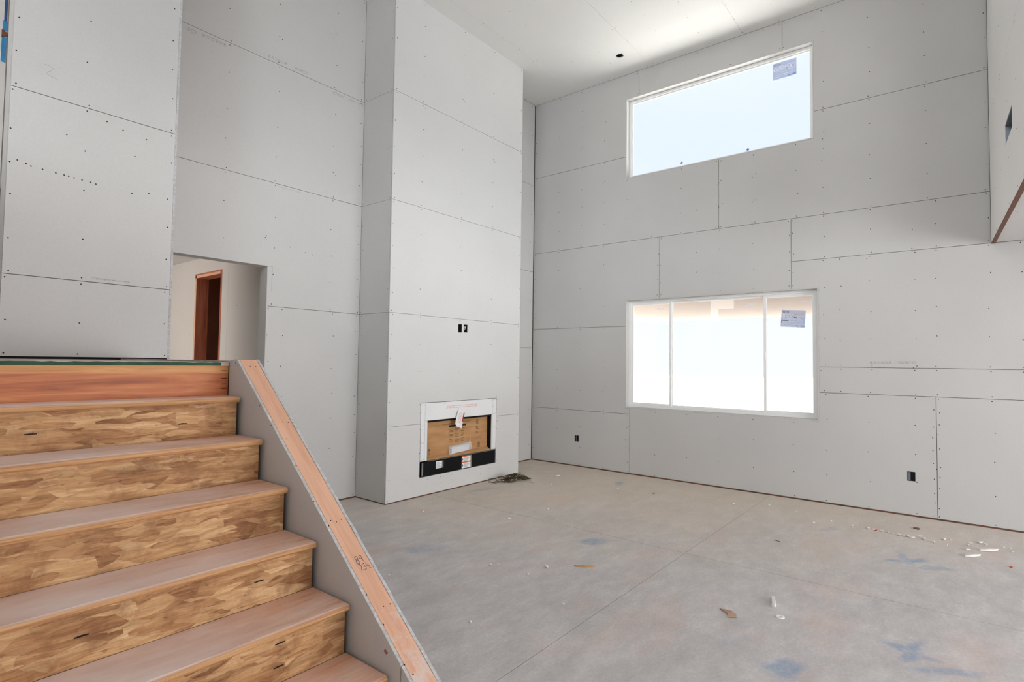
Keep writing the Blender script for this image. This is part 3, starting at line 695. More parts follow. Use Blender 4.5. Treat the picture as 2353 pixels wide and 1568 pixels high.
screws(wf, P_fire, [4.262, 5.616], 0.22, 1.06, [], [], step=0.13)
screws(wf, P_fire, [4.4, 4.6, 4.8, 5.1, 5.3, 5.45], 0.09, 0.20, [], [], step=0.4, r=0.0045)
plate(4, FX0+0.01, FX1-0.01, YF+0.009, YF+0.09, 0.0, 0.0115)
plate(5, FX0+0.009, FX0+0.09, YF+0.095, YB-0.02, 0.0, 0.0115)
obj('pencil_mark', MB().box(5.598, 5.6005, YF-0.0006, YF+0.001, 1.05, 1.085), M['ink'], wf)

# ------------------------------------------------------------------ fireplace unit
fu = empty('fireplace_insert', (4.94, YF+0.2, 0.2))
tag(fu, 'black gas fireplace insert framed by white boards and packed with brown cardboard', 'fireplace')
ox0, ox1, oz0, oz1 = 4.386, 5.508, 0.387, 0.848
def facing(nm, x0, x1, z0, z1, mat, h=0.010, par=fu):
    return obj(nm, MB().box(x0+.0015, x1-.0015, YF-0.001, YF+h, z0+.0015, z1-.0015), mat, par)
ft = facing('surround_board', 4.347, 5.527, oz1, 1.052, M['board'])
fl2 = facing('surround_board', 4.282, 4.347, 0.393, 1.052, M['board'])
facing('surround_board', 4.347, ox0, 0.393, oz1, M['board'])
fr2 = facing('surround_board', 5.527, 5.596, 0.393, 1.052, M['board'])
facing('surround_board', ox1, 5.527, 0.393, oz1, M['board'])
ms = MB()
for x, z in ((4.30, 1.03), (4.335, 1.03), (4.36, 1.03), (4.335, .93), (4.36, .93), (4.30, .80), (4.335, .80), (4.30, .60), (4.33, .60), (4.30, .41), (4.335, .41), (4.95, 1.035), (4.65, 1.035), (5.25, 1.035), (5.51, 1.03), (5.54, 1.035), (5.575, 1.035), (5.51, .95), (5.54, .95), (5.535, .86), (5.575, .86), (5.55, .68), (5.58, .68), (5.535, .41), (5.575, .41), (4.945, .945)):
    ms.disc((x, YF-0.001, z), (0, -1, 0), 0.0042)
tag(obj('screw_head', ms, M['screw'], fu), kind='stuff')
rr = random.Random(17); mb = MB()
for z, x0, x1 in ((0.998, 4.70, 5.19), (0.977, 4.68, 5.22)):          # two lines of small worn print
    x = x0
    while x < x1:
        w = rr.uniform(.010, .045); mb.poly([(x, YF-0.0014, z-.005), (x+w, YF-0.0014, z-.005), (x+w, YF-0.0014, z+.005), (x, YF-0.0014, z+.005)]); x += w + rr.uniform(.006, .012)
tag(obj('red_print_line', mb, M['pinkprint'], ft), kind='stuff')
fbx = MB()                                                  # the black firebox shell, open to the room
fbx.box(ox0-0.02, ox0, YF+0.012, YF+0.42, oz0-0.02, oz1+0.02).box(ox1, ox1+0.02, YF+0.012, YF+0.42, oz0-0.02, oz1+0.02)
fbx.box(ox0, ox1, YF+0.012, YF+0.42, oz1, oz1+0.02).box(ox0, ox1, YF+0.012, YF+0.42, oz0-0.02, oz0).box(ox0-0.02, ox1+0.02, YF+0.42, YF+0.44, oz0-0.02, oz1+0.02)
obj('firebox', fbx, M['black'], fu)
obj('top_trim', MB().box(ox0, ox1, YF+0.004, YF+0.020, oz1-0.022, oz1-0.001), M['black'], fu, bevel=0.003)
obj('side_trim', MB().box(ox0, ox0+0.012, YF+0.004, YF+0.020, oz0, oz1-0.023), M['steel'], fu)
lp = obj('lower_panel', MB().box(4.300, 5.582, YF-0.006, YF+0.05, 0.218, 0.384), M['black'], fu, bevel=0.004)
obj('panel_lip', MB().box(4.40, 5.575, YF-0.010, YF+0.012, 0.384, 0.389), M['steel'], lp)
obj('panel_end', MB().box(4.302, 4.322, YF-0.0105, YF-0.0065, 0.226, 0.378), M['steel'], lp)
def label_on(x0, x1, z0, z1, name): return obj(name, MB().box(x0, x1, YF-0.0075, YF-0.0062, z0, z1), M['paper'], lp)
la = label_on(4.522, 4.618, 0.285, 0.366, 'rating_label')
obj('label_edge', MB().box(4.6185, 4.645, YF-0.0074, YF-0.0063, 0.284, 0.365), M['steel'], la)
lm = MB()
for k in range(7): lm.box(4.53, 4.53+0.05+0.03*((k*5) % 3)/2, YF-0.0079, YF-0.0076, 0.292+0.0098*k, 0.2945+0.0098*k)
obj('label_print', lm, M['ink'], la)
lb = label_on(4.955, 5.110, 0.226, 0.375, 'warning_label')
obj('label_edge', MB().box(5.1105, 5.135, YF-0.0074, YF-0.0063, 0.225, 0.374), M['steel'], lb)
obj('orange_band', MB().box(4.956, 5.133, YF-0.0080, YF-0.0076, 0.361, 0.374).box(4.956, 5.133, YF-0.0080, YF-0.0076, 0.291, 0.305), M['orange'], lb)
lm = MB()
for z in (0.335, 0.262):
    lm.box(4.965, 4.978, YF-0.0080, YF-0.0076, z-0.012, z+0.012)
    for k in range(5): lm.box(4.99, 5.06+0.03*((k*3) % 4)/3, YF-0.0080, YF-0.0076, z+0.016-0.009*k, z+0.0185-0.009*k)
obj('label_print', lm, M['ink'], lb)

# cardboard packing pushed into the firebox
cb = tag(empty('cardboard_packing', (4.94, YF+0.10, oz0)), 'brown printed cardboard sheet folded inside the fireplace opening', 'cardboard')
cx0, cx1 = ox0+0.014, ox1-0.004
obj('back_sheet', MB().prism([(cx0, YF+0.066, oz0+.003), (cx1, YF+0.072, oz0+.003), (cx1, YF+0.072, oz1-0.012), (cx0, YF+0.066, oz1-0.034)], (0, 0.005, 0)), M['card'], cb)
obj('bottom_flap', MB().prism([(cx0, YF+0.012, oz0+.004), (cx1, YF+0.012, oz0+.004), (cx1, YF+0.0705, oz0+0.036), (cx0, YF+0.0645, oz0+0.030)], (0, 0, 0.005)), M['card'], cb)
def cy_at(x): return YF+0.066+0.006*(x-cx0)/(cx1-cx0)-0.0006
def cprint(parent, items):
    mb = MB()
    for x0, x1, z0, z1 in items:
        mb.poly([(x0, cy_at(x0), z0), (x1, cy_at(x1), z0), (x1, cy_at(x1), z1), (x0, cy_at(x0), z1)])
    return tag(obj('printed_block', mb, M['ink'], parent), kind='stuff')
rr = random.Random(11); it = [(4.80, 5.10, .735, .758), (4.68, 4.86, .776, .779), (4.72, 4.86, .766, .769), (5.0, 5.2, .79, .793), (5.02, 5.16, .781, .784)]
for col in (4.80, 4.905, 5.01):
    for k in range(12):
        z = 0.705 - 0.0155*k
        if k % 4 != 3: it.append((col, col+0.045+0.035*rr.random(), z, z+0.004))
for k in range(11):
    z = 0.785 - 0.0165*k
    if k not in (4, 8): it.append((5.285, 5.285+0.03+0.03*rr.random(), z, z+0.006))
it += [(5.27, 5.40, .555, .557)]
cprint(cb, it)
for xc in (4.48, 5.345):                                   # printed hand-hole marks near the fold
    y = cy_at(xc); z = oz0+0.048
    mb = MB()
    mb.prism([(xc-.016, y, z), (xc-.008, y, z), (xc-.008, y, z+.05), (xc-.004, y, z+.056), (xc+.004, y, z+.056), (xc+.008, y, z+.05), (xc+.008, y, z),
              (xc+.016, y, z), (xc+.016, y, z+.055), (xc+.008, y, z+.07), (xc-.008, y, z+.07), (xc-.016, y, z+.055)], (0, .0004, 0))
    obj('printed_block', mb, M['ink'], cb)

# paper tag hanging over the opening, packet of papers in a clear bag
tg = tag(empty('paper_tag', (4.90, YF-0.012, 0.95)), 'white folded paper tag with red edge hanging over the fireplace opening', 'tag')
def tp(a, b, h): return Vector((4.897, YF-0.020, 0.845)) + Vector((0.90, 0, 0.0))*0 + Vector((math.cos(-.40), 0, math.sin(-.40)))*a + Vector((-math.sin(-.40), 0, math.cos(-.40)))*b + Vector((0, -h, 0))
pg = MB().prism([tp(-.064, -.095, .016), tp(-.020, -.118, .018), tp(0.0, -.107, .020), (tp(.064, -.112, .014)), tp(.060, .09, -.006), tp(-.055, .105, -.008)], (0, .0012, 0))
obj('front_sheet', pg, M['paper'], tg)
obj('back_sheet', MB().prism([tp(-.068, -.06, .010), tp(-.05, -.10, .010), tp(-.045, .10, -.010), tp(-.06, .09, -.010)], (0, .001, 0)), M['paper'], tg)
obj('red_edge', MB().poly([tp(.038, -.03, .0135), tp(.056, -.032, .0128), tp(.058, .085, -.004), (tp(.040, .085, -.003))]), M['red'], tg)
mb = MB()
for k in range(9): mb.poly([tp(-.04, -.06+.015*k, .0158-.0014*k), tp(.02, -.06+.015*k, .0158-.0014*k), tp(.02, -.056+.015*k, .0156-.0014*k), tp(-.04, -.056+.015*k, .0156-.0014*k)])
obj('faint_print', mb, M['pinkprint'], tg)
pk = tag(empty('document_packet', (4.96, YF+0.05, oz0+0.03)), 'white papers in a clear plastic bag lying on the cardboard flap', 'packet')
pp = MB(); rr = random.Random(4)
for k in range(4):
    d = 0.004*k
    pp.prism([(4.815+d, YF+.030+d, .416), (5.115+d, YF+.030+d, .432), (5.145, YF+.050+d, .500-d), (4.835, YF+.050+d, .490-d)], (0, .002, .002))
obj('papers', pp, M['paper'], pk)
bg = MB(); g0 = []
for i in range(9):
    row = []
    for j in range(4):
        x = 4.775 + 0.40*i/8; z = 0.409 + 0.095*j/3 + 0.03*(i/8); y = YF + 0.024 + 0.022*j/3 + rr.uniform(-.003, .003)
        row.append((x + rr.uniform(-.006, .006), y, z + rr.uniform(-.004, .004)))
    g0.append(row)
for i in range(8):
    for j in range(3): bg.poly([g0[i][j], g0[i+1][j], g0[i+1][j+1], g0[i][j+1]])
obj('plastic_bag', bg, M['bag'], pk, smooth=True)
obj('tie_strap', MB().tube([(5.13, YF+.050, .50), (5.145, YF+.052, .53), (5.165, YF+.05, .585)], .0035), M['bag'], pk)

# ------------------------------------------------------------------ electrical boxes and the duct opening
def outlet(pl, a0, a1, b0, b1, label, cable):
    o = pl.p((a0+a1)/2, b0, -0.03); e = tag(empty('electrical_box', o), label, 'outlet box')
    w = 0.004; mb = MB()
    for q in ((a0, a0+w, b0, b1), (a1-w, a1, b0, b1), (a0+w, a1-w, b0, b0+w), (a0+w, a1-w, b1-w, b1)):
        mb.prism([pl.p(q[0], q[2]), pl.p(q[1], q[2]), pl.p(q[1], q[3]), pl.p(q[0], q[3])], pl.n*-0.065)
    mb.prism([pl.p(a0, b0, -.062), pl.p(a1, b0, -.062), pl.p(a1, b1, -.062), pl.p(a0, b1, -.062)], pl.n*-0.004)
    obj('housing', mb, M['box'], e)
    c = (a0+a1)/2; h = b1-b0; s = a1-a0
    if cable == 'flat':
        obj('cable', MB().tube([pl.p(c-.012, b1-.01, -.055), pl.p(c-.010, b1-.03, -.030), pl.p(c-.014, b0+.035, -.022), pl.p(c-.016, b0+.02, -.05)], .006), M['steel'], e)
    elif cable == 'loop':
        obj('cable', MB().tube([pl.p(c-.018, b0+.012, -.05), pl.p(c-.012, b0+.05, -.02), pl.p(c+.004, b1-.022, -.012), pl.p(c+.014, b1-.04, -.016), pl.p(c+.012, b0+.02, -.05)], .0045), M['paper'], e)
    else:
        obj('device_bracket', MB().prism([pl.p(a1-.026, b0+.006, -.02), pl.p(a1-.006, b0+.006, -.02), pl.p(a1-.006, b1-.006, -.02), pl.p(a1-.026, b1-.006, -.02)], pl.n*-0.006), M['steel'], e)
    return e
outlet(P_fire, *FB[0], 'dark electrical box with a flat cable above the fireplace, beside the looped-cable box', 'flat')
outlet(P_fire, *FB[1], 'dark electrical box with a pale looped cable above the fireplace', 'loop')
outlet(P_win, *BX[1], 'dark electrical box low on the window wall beside the room corner', 'bracket')
outlet(P_win, *BX[0], 'dark electrical box low on the window wall right of the low window', 'bracket')

# ------------------------------------------------------------------ loft wall and soffit on the right
LA = Vector((XW, -0.275, 0)); LU = Vector((-2.25, -0.075, 0)).normalized()
P_loft = Plane(LA, LU, (0, 0, 1), Vector((LU.y, -LU.x, 0)))      # faces the room (+Y)
if P_loft.n.y < 0: P_loft.n = -P_loft.n
VH = (1.325, 1.765, 3.285, 3.445)
ZS = 2.755
wlo = struct('wall_loft', grid_solid(MB(), P_loft, (0.013, 3.0, ZS+0.012, ZC+0.2), [VH], -0.13, -0.0135), M['frame'])
for r in ((0.013, 3.0, ZS, 3.97), (0.013, 3.0, 3.97, ZC), (5.4, 11.0, ZS, 3.97), (5.4, 11.0, 3.97, ZC)):  # far pair is unseen, added to keep loft light off the left wall
    sheet(wlo, P_loft, r, [VH], gap=0.003, mat=M['cdry'])  # loft sheets share the whiter paper colour of the ceiling
screws(wlo, P_loft, [0.5, 1.0, 1.5, 2.0], ZS+0.01, ZC-0.02, [3.97], [VH], step=0.45)
# bare brown edge strip under the loft sheet
obj('edge_strip', MB().prism([P_loft.p(0.013, ZS-0.001, 0.0006), P_loft.p(3.0, ZS-0.001, 0.0006), P_loft.p(3.0, ZS-0.011, 0.0006), P_loft.p(0.013, ZS-0.011, 0.0006)], P_loft.n*-0.03), M['sill'], wlo)
cs = struct('ceiling_soffit', MB().box(-4.2, XW-0.013, -5.6, -0.62, ZS+0.014, ZS+0.28)
            .prism([(XW-0.013, -0.62, ZS+0.014), tuple(P_loft.p(0.013, ZS+0.014, -0.14)), tuple(P_loft.p(11.0, ZS+0.014, -0.14)), (-4.0, -0.62, ZS+0.014)], (0, 0, 0.26)), M['stud'])
def sfx(x): return LA.y + LU.y*((LA.x-x)/-LU.x)
for x0, x1 in ((4.7, XW-0.013), (2.2, 4.7), (-0.3, 2.2), (-4.2, -0.3)):
    obj('drywall_sheet', MB().prism([(x0+.0015, -1.5, ZS-0.001), (x1-.0015, -1.5, ZS-0.001), (x1-.0015, sfx(x1)-0.013, ZS-0.001), (x0+.0015, sfx(x0)-0.013, ZS-0.001)], (0, 0, 0.0125)), M['dry'], cs)
    obj('drywall_sheet', MB().box(x0+.0015, x1-.0015, -5.55, -1.503, ZS-0.001, ZS+0.0115), M['dry'], cs)
mbs = MB()
for x in (6.6, 6.2, 5.8, 5.4, 5.0):
    for y in (-0.34, -0.45, -0.75): mbs.disc((x, y - (7.1-x)*0.033, ZS-0.001), (0, 0, -1), 0.005)
tag(obj('screw_head', mbs, M['screw'], cs), kind='stuff')
loft_edge = obj('edge_board', MB().prism([P_loft.p(3.002, ZS, 0.0), P_loft.p(5.398, ZS, 0.0), P_loft.p(5.398, ZS+0.30, 0.0), P_loft.p(3.002, ZS+0.30, 0.0)], P_loft.n*-0.0127), M['dry'], cs)
du = tag(empty('duct_boot', P_loft.p(1.55, VH[2], -0.05)), 'dark rectangular metal duct opening high on the loft wall', 'duct')
mb = MB()
VD = (VH[0]+.003, VH[1]-.003, VH[2]+.003, VH[3]-.003)
for q in ((VD[0], VD[0]+.004, VD[2], VD[3]), (VD[1]-.004, VD[1], VD[2], VD[3]), (VD[0]+.004, VD[1]-.004, VD[2], VD[2]+.004), (VD[0]+.004, VD[1]-.004, VD[3]-.004, VD[3])):
    mb.prism([P_loft.p(q[0], q[2], -.002), P_loft.p(q[1], q[2], -.002), P_loft.p(q[1], q[3], -.002), P_loft.p(q[0], q[3], -.002)], P_loft.n*-0.12)
obj('boot', mb, M['steel'], du)
obj('back', MB().prism([P_loft.p(VH[0], VH[2], -.121), P_loft.p(VH[1], VH[2], -.121), P_loft.p(VH[1], VH[3], -.121), P_loft.p(VH[0], VH[3], -.121)], P_loft.n*-0.004), M['dark'], du)

# ------------------------------------------------------------------ stairs
XS = 1.357; SL = -0.25; RUN, RISE = 0.2395, 0.191
st = tag(empty('staircase', (0.55, 2.0, 0.0)), 'unfinished wooden staircase with dusty treads and strand board risers', 'staircase')
def nose(k): return 2.829 - RUN*(k-1), 1.337 - RISE*(k-1)
for k in range(1, 8):
    y, z = nose(k); yb = y + RUN + 0.022
    prof = [(y+0.012, z), (y+0.004, z-0.003), (y, z-0.010), (y, z-0.018), (y+0.004, z-0.024), (y+0.012, z-0.027), (yb, z-0.027), (yb, z)]
    tr = MB().prism([(SL, a, b) for a, b in prof], (XS-SL-0.016, 0, 0))
    obj('tread', tr, M['tread'], st, bevel=0.004)
    z0 = nose(k+1)[1] if k < 7 else 0.0
    ri = obj('riser', MB().box(SL, XS-0.024, y+0.022, y+0.041, z0, z-0.027), M['osb'], st)
    for xs, zs, kk in ((0.533, 1.222, 1), (1.084, 1.220, 1), (0.543, 0.663, 4), (1.105, 0.665, 4), (1.065, 0.521, 5), (1.062, 0.440, 5), (0.75, 0.86, 3)):
        if kk == k and kk != 3:
            mb = MB(); rr = random.Random(int(xs*1000)); n = 8; w = 0.019
            top = [(xs-w+2*w*i/n, y+0.0214, zs+0.0028*math.sin(math.pi*min(max(i/n, .15), .85))+rr.uniform(0, .0008)) for i in range(n+1)]
            bot = [(q[0], q[1], zs-0.0022-rr.uniform(0, .0008)) for q in reversed(top)]
            mb.prism(top+bot, (0, 0.0004, 0)); obj('nail_slot', mb, M['dark'], ri)
obj('top_riser', MB().box(SL, XS-0.004, 3.0, 3.044, 1.337, 1.4915), M['lvl'], st)
mb = MB(); rr = random.Random(8)
for z in (1.464, 1.425, 1.395, 1.372): obj('nail_mark', MB().box(1.318, 1.346, 2.9985, 3.0, z, z+0.003), M['dark'], st)
obj('stringer', MB().prism([(SL-0.04, 1.40, 0.0), (SL-0.04, 3.0, 1.30), (SL-0.04, 3.0, 1.0), (SL-0.04, 1.75, 0.0)], (0.038, 0, 0)), M['stud'], st)
obj('stringer', MB().prism([(XS-0.064, 1.46, 0.0), (XS-0.064, 3.0, 1.25), (XS-0.064, 3.0, 1.0), (XS-0.064, 1.75, 0.0)], (0.038, 0, 0)), M['stud'], st)

# landing
ld = struct('floor_landing', MB().box(-1.4, XS-0.004, 3.045, 6.2, 1.25, 1.4905).box(-1.4, SL-0.05, 3.0, 3.044, 1.25, 1.4905), M['stud'])
for x0, x1 in ((-1.4, 0.1), (0.1, XS-0.002)):
    dk = MB().box(x0+.001, x1-.001, 2.992, 4.22, 1.4916, ZL); obj('deck_board', dk, M['deck'], ld)
obj('deck_board', MB().box(-1.4, XS-0.002, 4.223, 6.2, 1.4916, ZL), M['deck'], ld)
# paint line on the tongue edge of the deck, wavering along its top
mb = MB(); rr = random.Random(9); prev = None
for k in range(61):
    x = -0.3 + (XS-0.045+0.3)*k/60; t = ZL-0.0005-0.0035*rr.random()
    if prev: mb.prism([(prev[0], 2.9914, 1.4922), (x, 2.9914, 1.4922), (x, 2.9914, t), (prev[0], 2.9914, prev[1])], (0, 0.0006, 0))
    prev = (x, t)
obj('green_edge_paint', mb, M['green'], ld)
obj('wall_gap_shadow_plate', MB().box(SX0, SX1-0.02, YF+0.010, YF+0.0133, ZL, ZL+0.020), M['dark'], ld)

# half wall beside the stairs
XO = 1.472
ws = struct('wall_stair', MB().prism([(XS+0.0135, 1.13, 0.0), (XS+0.0135, 2.902, 1.462), (XS+0.0135, 2.998, 1.49), (XS+0.0135, YF+0.01, 1.49), (XS+0.0135, YF+0.01, 0.0)], (0.0885, 0, 0)), M['stud'])
SLOPE = (1.525-0.386)/(2.912-1.528)
def topz(y): return 1.525 - SLOPE*(2.912-y)
Y0 = 2.912 - 1.525/SLOPE
def side_sheet(x, dx, y0, y1, dz, rough, flat_to, seed):
    rr_ = random.Random(seed); n = 46; pts = []
    for k in range(n+1):
        y = y0 + (min(y1, 2.912)-y0)*k/n
        pts.append((x, y, max(0.004, topz(y) + dz + (rr_.random()**2)*rough*(-1 if k % 3 else 0.5))))
    if y1 > 2.912:
        pts += [(x, 2.935, 1.5245+dz), (x, flat_to, 1.5230+dz)]
        pts += [(x, flat_to, 0.004)]
    else:
        pts += [(x, y1, 0.004)]
    pts += [(x, y0, 0.004)]
    mb = MB().prism(pts, (dx, 0, 0))
    o = obj('drywall_sheet', mb, M['dry'], ws)
    o.data.materials.append(M['gyp'])
    for p in o.data.polygons:                    # cut edges of the board show gypsum
        if abs(p.normal.x) < 0.5 and p.normal.z > 0.05: p.material_index = 1
    return o
side_sheet(XS, 0.0127, 1.585, 3.2, -0.001, 0.0015, 2.999, 21)
side_sheet(XS, 0.0127, Y0+0.01, 1.580, -0.001, 0.0015, 0, 22)
side_sheet(XO-0.0127, 0.0127, Y0+0.01, 3.2, 0.003, 0.006, 2.999, 23)
obj('drywall_sheet', MB().box(XO-0.0127, XO, 3.002, YF-0.002, 0.012, 1.5105), M['dry'], ws)
cap = obj('cap_board', MB().prism([(XS+0.0135, Y0+0.06, topz(Y0+0.06)), (XS+0.0135, 2.912, 1.5250), (XS+0.0135, 2.912, 1.4800), (XS+0.0135, Y0+0.06, topz(Y0+0.06)-0.045)], (0.0885, 0, 0)), M['cap'], ws, bevel=0.002)
obj('deck_edge', MB().box(XS+0.0135, XS+0.102, 2.914, YF-0.004, 1.4915, 1.519), M['deck'], ws)
cn = Vector((0, -SLOPE, 1)).normalized(); cu_ = Vector((0, 1, SLOPE)).normalized()
mb = MB()
for x, y in ((1.406, 2.871), (1.434, 2.869), (1.414, 2.55), (1.441, 2.545), (1.388, 2.464), (1.388, 2.088), (1.409, 2.078), (1.436, 2.083), (1.412, 1.756), (1.444, 1.755), (1.40, 1.45), (1.44, 1.46)):
    mb.disc(Vector((x, y, topz(y))), cn, 0.0032, seg=8)
tag(obj('screw_head', mb, M['screw'], cap), kind='stuff')
mb = MB()
for y, z in ((2.663, 1.301), (2.549, 1.215), (2.321, 1.055), (2.174, .919), (2.056, .838), (1.792, .626), (1.686, .544), (1.564, .439), (1.517, .421), (2.93, 1.508), (2.905, 1.495), (2.88, 1.475), (2.97, 1.515)):
    mb.disc((XS, y, z), (-1, 0, 0), 0.0034, seg=8)
tag(obj('screw_head', mb, M['screw'], ws), kind='stuff')
obj('brown_smudge', MB().prism([(XS-0.0005, 1.668+.012*math.cos(q*.7), .448+.008*math.sin(q*.7)+.002*(q % 3)) for q in range(9)], (0.0008, 0, 0)), plain('reddish_smudge', (150, 112, 100), 0.9), ws)
# handwritten figures on the cap
def stroke(pts, parent, w=0.0009):
    P = [Vector((0, 0, topz(0))) + Vector((x, y, SLOPE*y)) + cn*0.0006 for x, y in pts]
    return obj('handwriting', MB().tube(P, w, 4), M['pen'], parent)
def arc(cx, cy, rx, ry, a0, a1, n=9):
    return [(cx+rx*math.cos(math.radians(a0+(a1-a0)*k/n)), cy+ry*math.sin(math.radians(a0+(a1-a0)*k/n))) for k in range(n+1)]
hy = 1.926
stroke(arc(1.408, hy+.006, .006, .007, 270, -90) + arc(1.407, hy-.008, .007, .008, 90, 450), cap)
stroke(arc(1.427, hy+.006, .006, .006, 20, 380) + [(1.432, hy-.012)], cap)
hy = 1.897
stroke([(1.402, hy+.008), (1.408, hy+.012), (1.412, hy+.006), (1.404, hy-.010), (1.415, hy-.010)], cap)
stroke([(1.420, hy+.010), (1.427, hy+.011), (1.427, hy+.003), (1.422, hy+.001), (1.429, hy-.003), (1.427, hy-.010), (1.419, hy-.010)], cap)
stroke([(1.436, hy+.012), (1.436, hy+.004)], cap, .0007); stroke([(1.433, hy-.002), (1.446, hy+.006)], cap, .0007)
stroke([(1.441, hy-.001), (1.447, hy-.002), (1.442, hy-.010), (1.450, hy-.010)], cap, .0007)

# ------------------------------------------------------------------ hall behind the doorway, corridor behind the stub wall
HX = 2.876; HC = 2.75
P_hall = Plane((HX, 0, 0), (0, 1, 0), (0, 0, 1), (-1, 0, 0))
HD = (6.64, 7.29, -0.1, 2.512)
wh = struct('wall_hall', grid_solid(MB(), P_hall, (YB+0.142, 8.45, 0.0, HC+0.1), [(HD[0]-0.036, HD[1]+0.046, -0.1, HD[3]+0.051)], -0.11, -0.0135), M['stud'])
for r in ((YB+0.142, 6.45, 0.0, HC), (6.45, 8.4, 0.0, HC)):
    sheet(wh, P_hall, r, [HD], gap=0.002)
screws(wh, P_hall, [5.75, 6.2, 6.55, 7.45, 7.85], 0.02, HC-0.02, [1.2], [HD], step=0.3, r=0.0045)
d1 = struct('door_1', MB().box(HX-0.002, HX+0.14, HD[1], HD[1]+0.045, 0.0, HD[3]+0.05).box(HX-0.002, HX+0.14, HD[0]-0.035, HD[0], 0.0, HD[3]+0.05).box(HX-0.002, HX+0.14, HD[0], HD[1], HD[3], HD[3]+0.05), M['door'])
obj('jamb_edge', MB().box(HX-0.006, HX-0.002, HD[1], HD[1]+0.03, 0.0, HD[3]+0.03).box(HX-0.006, HX-0.002, HD[0], HD[1]+0.03, HD[3], HD[3]+0.03), M['cap'], d1)
obj('closet_wall', MB().box(HX+0.11, HX+0.14, 5.6, HD[0]-0.036, 0.0, HC).box(HX+0.11, HX+0.14, HD[1]+0.046, 8.35, 0.0, HC).box(HX+0.9, HX+0.95, 5.6, 8.4, 0.0, HC).box(HX+0.14, HX+0.9, 5.55, 5.6, 0.0, HC).box(HX+0.14, HX+0.9, 8.35, 8.4, 0.0, HC).box(HX+0.11, HX+0.95, 5.55, 8.4, HC, HC+0.05), M['closet'], d1)
struct('ceiling_hall', MB().box(-0.5, HX+0.1, YB+0.142, 8.45, HC, HC+0.1), M['dry'])
struct('wall_hall_left', MB().box(1.62, 1.74, YB+0.142, 6.45, 0.0, HC).box(-0.5, 1.62, 6.21, 6.28, 0.0, HC), M['dry'])  # unseen wall, lengthened to keep the near hall wall in shade
struct('wall_hall_end', MB().box(-0.5, HX, 8.4, 8.5, 0.0, HC), M['dry'])
P_hw = Plane((-0.5, 0, 0), (0, 1, 0), (0, 0, 1), (1, 0, 0))
struct('wall_hall_fill', grid_solid(MB(), P_hw, (6.21, 8.5, 0.0, HC), [(6.55, 7.65, 0.7, 2.3)], -0.12, 0.0), M['dry'])  # unseen opening added for the hall fill lamp
struct('wall_corridor_end', MB().box(-1.4, 1.62, 6.2, 6.3, ZL, ZC), M['dry'])
struct('wall_corridor_side', grid_solid(MB(), Plane((-1.4, 0, 0), (0, 1, 0), (0, 0, 1), (1, 0, 0)), (4.9, 6.3, ZL, ZC), [(5.15, 6.05, 2.4, 4.0)], -0.1, 0.0), M['dry'])
tr6 = struct('trim_6', MB().box(0.80, 0.885, 6.183, 6.2, ZL, 4.9), M['paper'])
obj('dark_tape_strip', MB().box(0.862, 0.880, 6.179, 6.183, 4.33, 4.9), M['bluedk'], tr6)
obj('blue_tape_strip', MB().box(0.856, 0.884, 6.178, 6.183, 4.25, 4.33).box(0.852, 0.882, 6.178, 6.183, 3.98, 4.19), M['blue'], tr6)
obj('wood_block', MB().prism([(0.85, 6.183, 4.19), (0.90, 6.183, 4.215), (0.85, 6.183, 4.25)], (0, -0.02, 0)), M['brown'], tr6)

# ------------------------------------------------------------------ rest of the house behind the camera
P_rear = Plane((0, -5.5, 0), (1, 0, 0), (0, 0, 1), (0, 1, 0))
struct('wall_rear', grid_solid(MB(), P_rear, (-4.2, XW+WT, 0.0, ZC+0.2), [(1.2, 6.6, 0.15, 2.35), (-3.5, 1.9, 3.4, 5.3)], -0.15, 0.0), M['dry'])
P_side = Plane((-4.0, 0, 0), (0, 1, 0), (0, 0, 1), (1, 0, 0))
struct('wall_side', grid_solid(MB(), P_side, (-5.6, 5.0, 0.0, ZC+0.2), [(-5.1, -0.9, 3.4, 5.3), (-0.3, 2.1, 3.5, 5.25)], -0.15, 0.0), M['dry'])
struct('wall_light_screen', MB().box(-0.45, -0.31, 0.9, 4.89, 0.0, 3.0), M['dry'])  # unseen wall added to keep side light off the stairs and half wall
struct('floor_loft_bounce', MB().box(-4.0, XW-0.02, -5.5, -0.72, ZS+0.285, ZS+0.305), M['deck'])  # pale unseen loft deck added to bounce light up to the ceiling
struct('wall_far_left', MB().box(-4.2, -1.5, 4.9, 5.05, 0.0, ZC+0.2).box(-1.5, SX0-0.02, 4.95, 5.0, 0.0, 1.24).box(-1.55, -1.41, 4.9, 6.3, 0.0, ZC), M['dry'])

# ------------------------------------------------------------------ outside
struct('ground_outside', MB().box(7.32, 90, -60, 70, -0.5, -0.15), M['ground'])
pr = tag(empty('patio_cover', (13.2, 3.0, -0.15)), 'pale patio roof on posts outside the low window', 'patio roof')
obj('roof', MB().box(7.30, 13.4, -2.5, 9.5, 2.70, 2.95), M['roofing'], pr)
obj('roof_ceiling', MB().box(7.30, 13.4, -2.5, 9.5, 2.62, 2.699), M['soffit'], pr)
for y in (-2.2, 1.85, 7.3): obj('post', MB().box(13.05, 13.25, y-.1, y+.1, -0.15, 2.62), M['stucco'], pr)

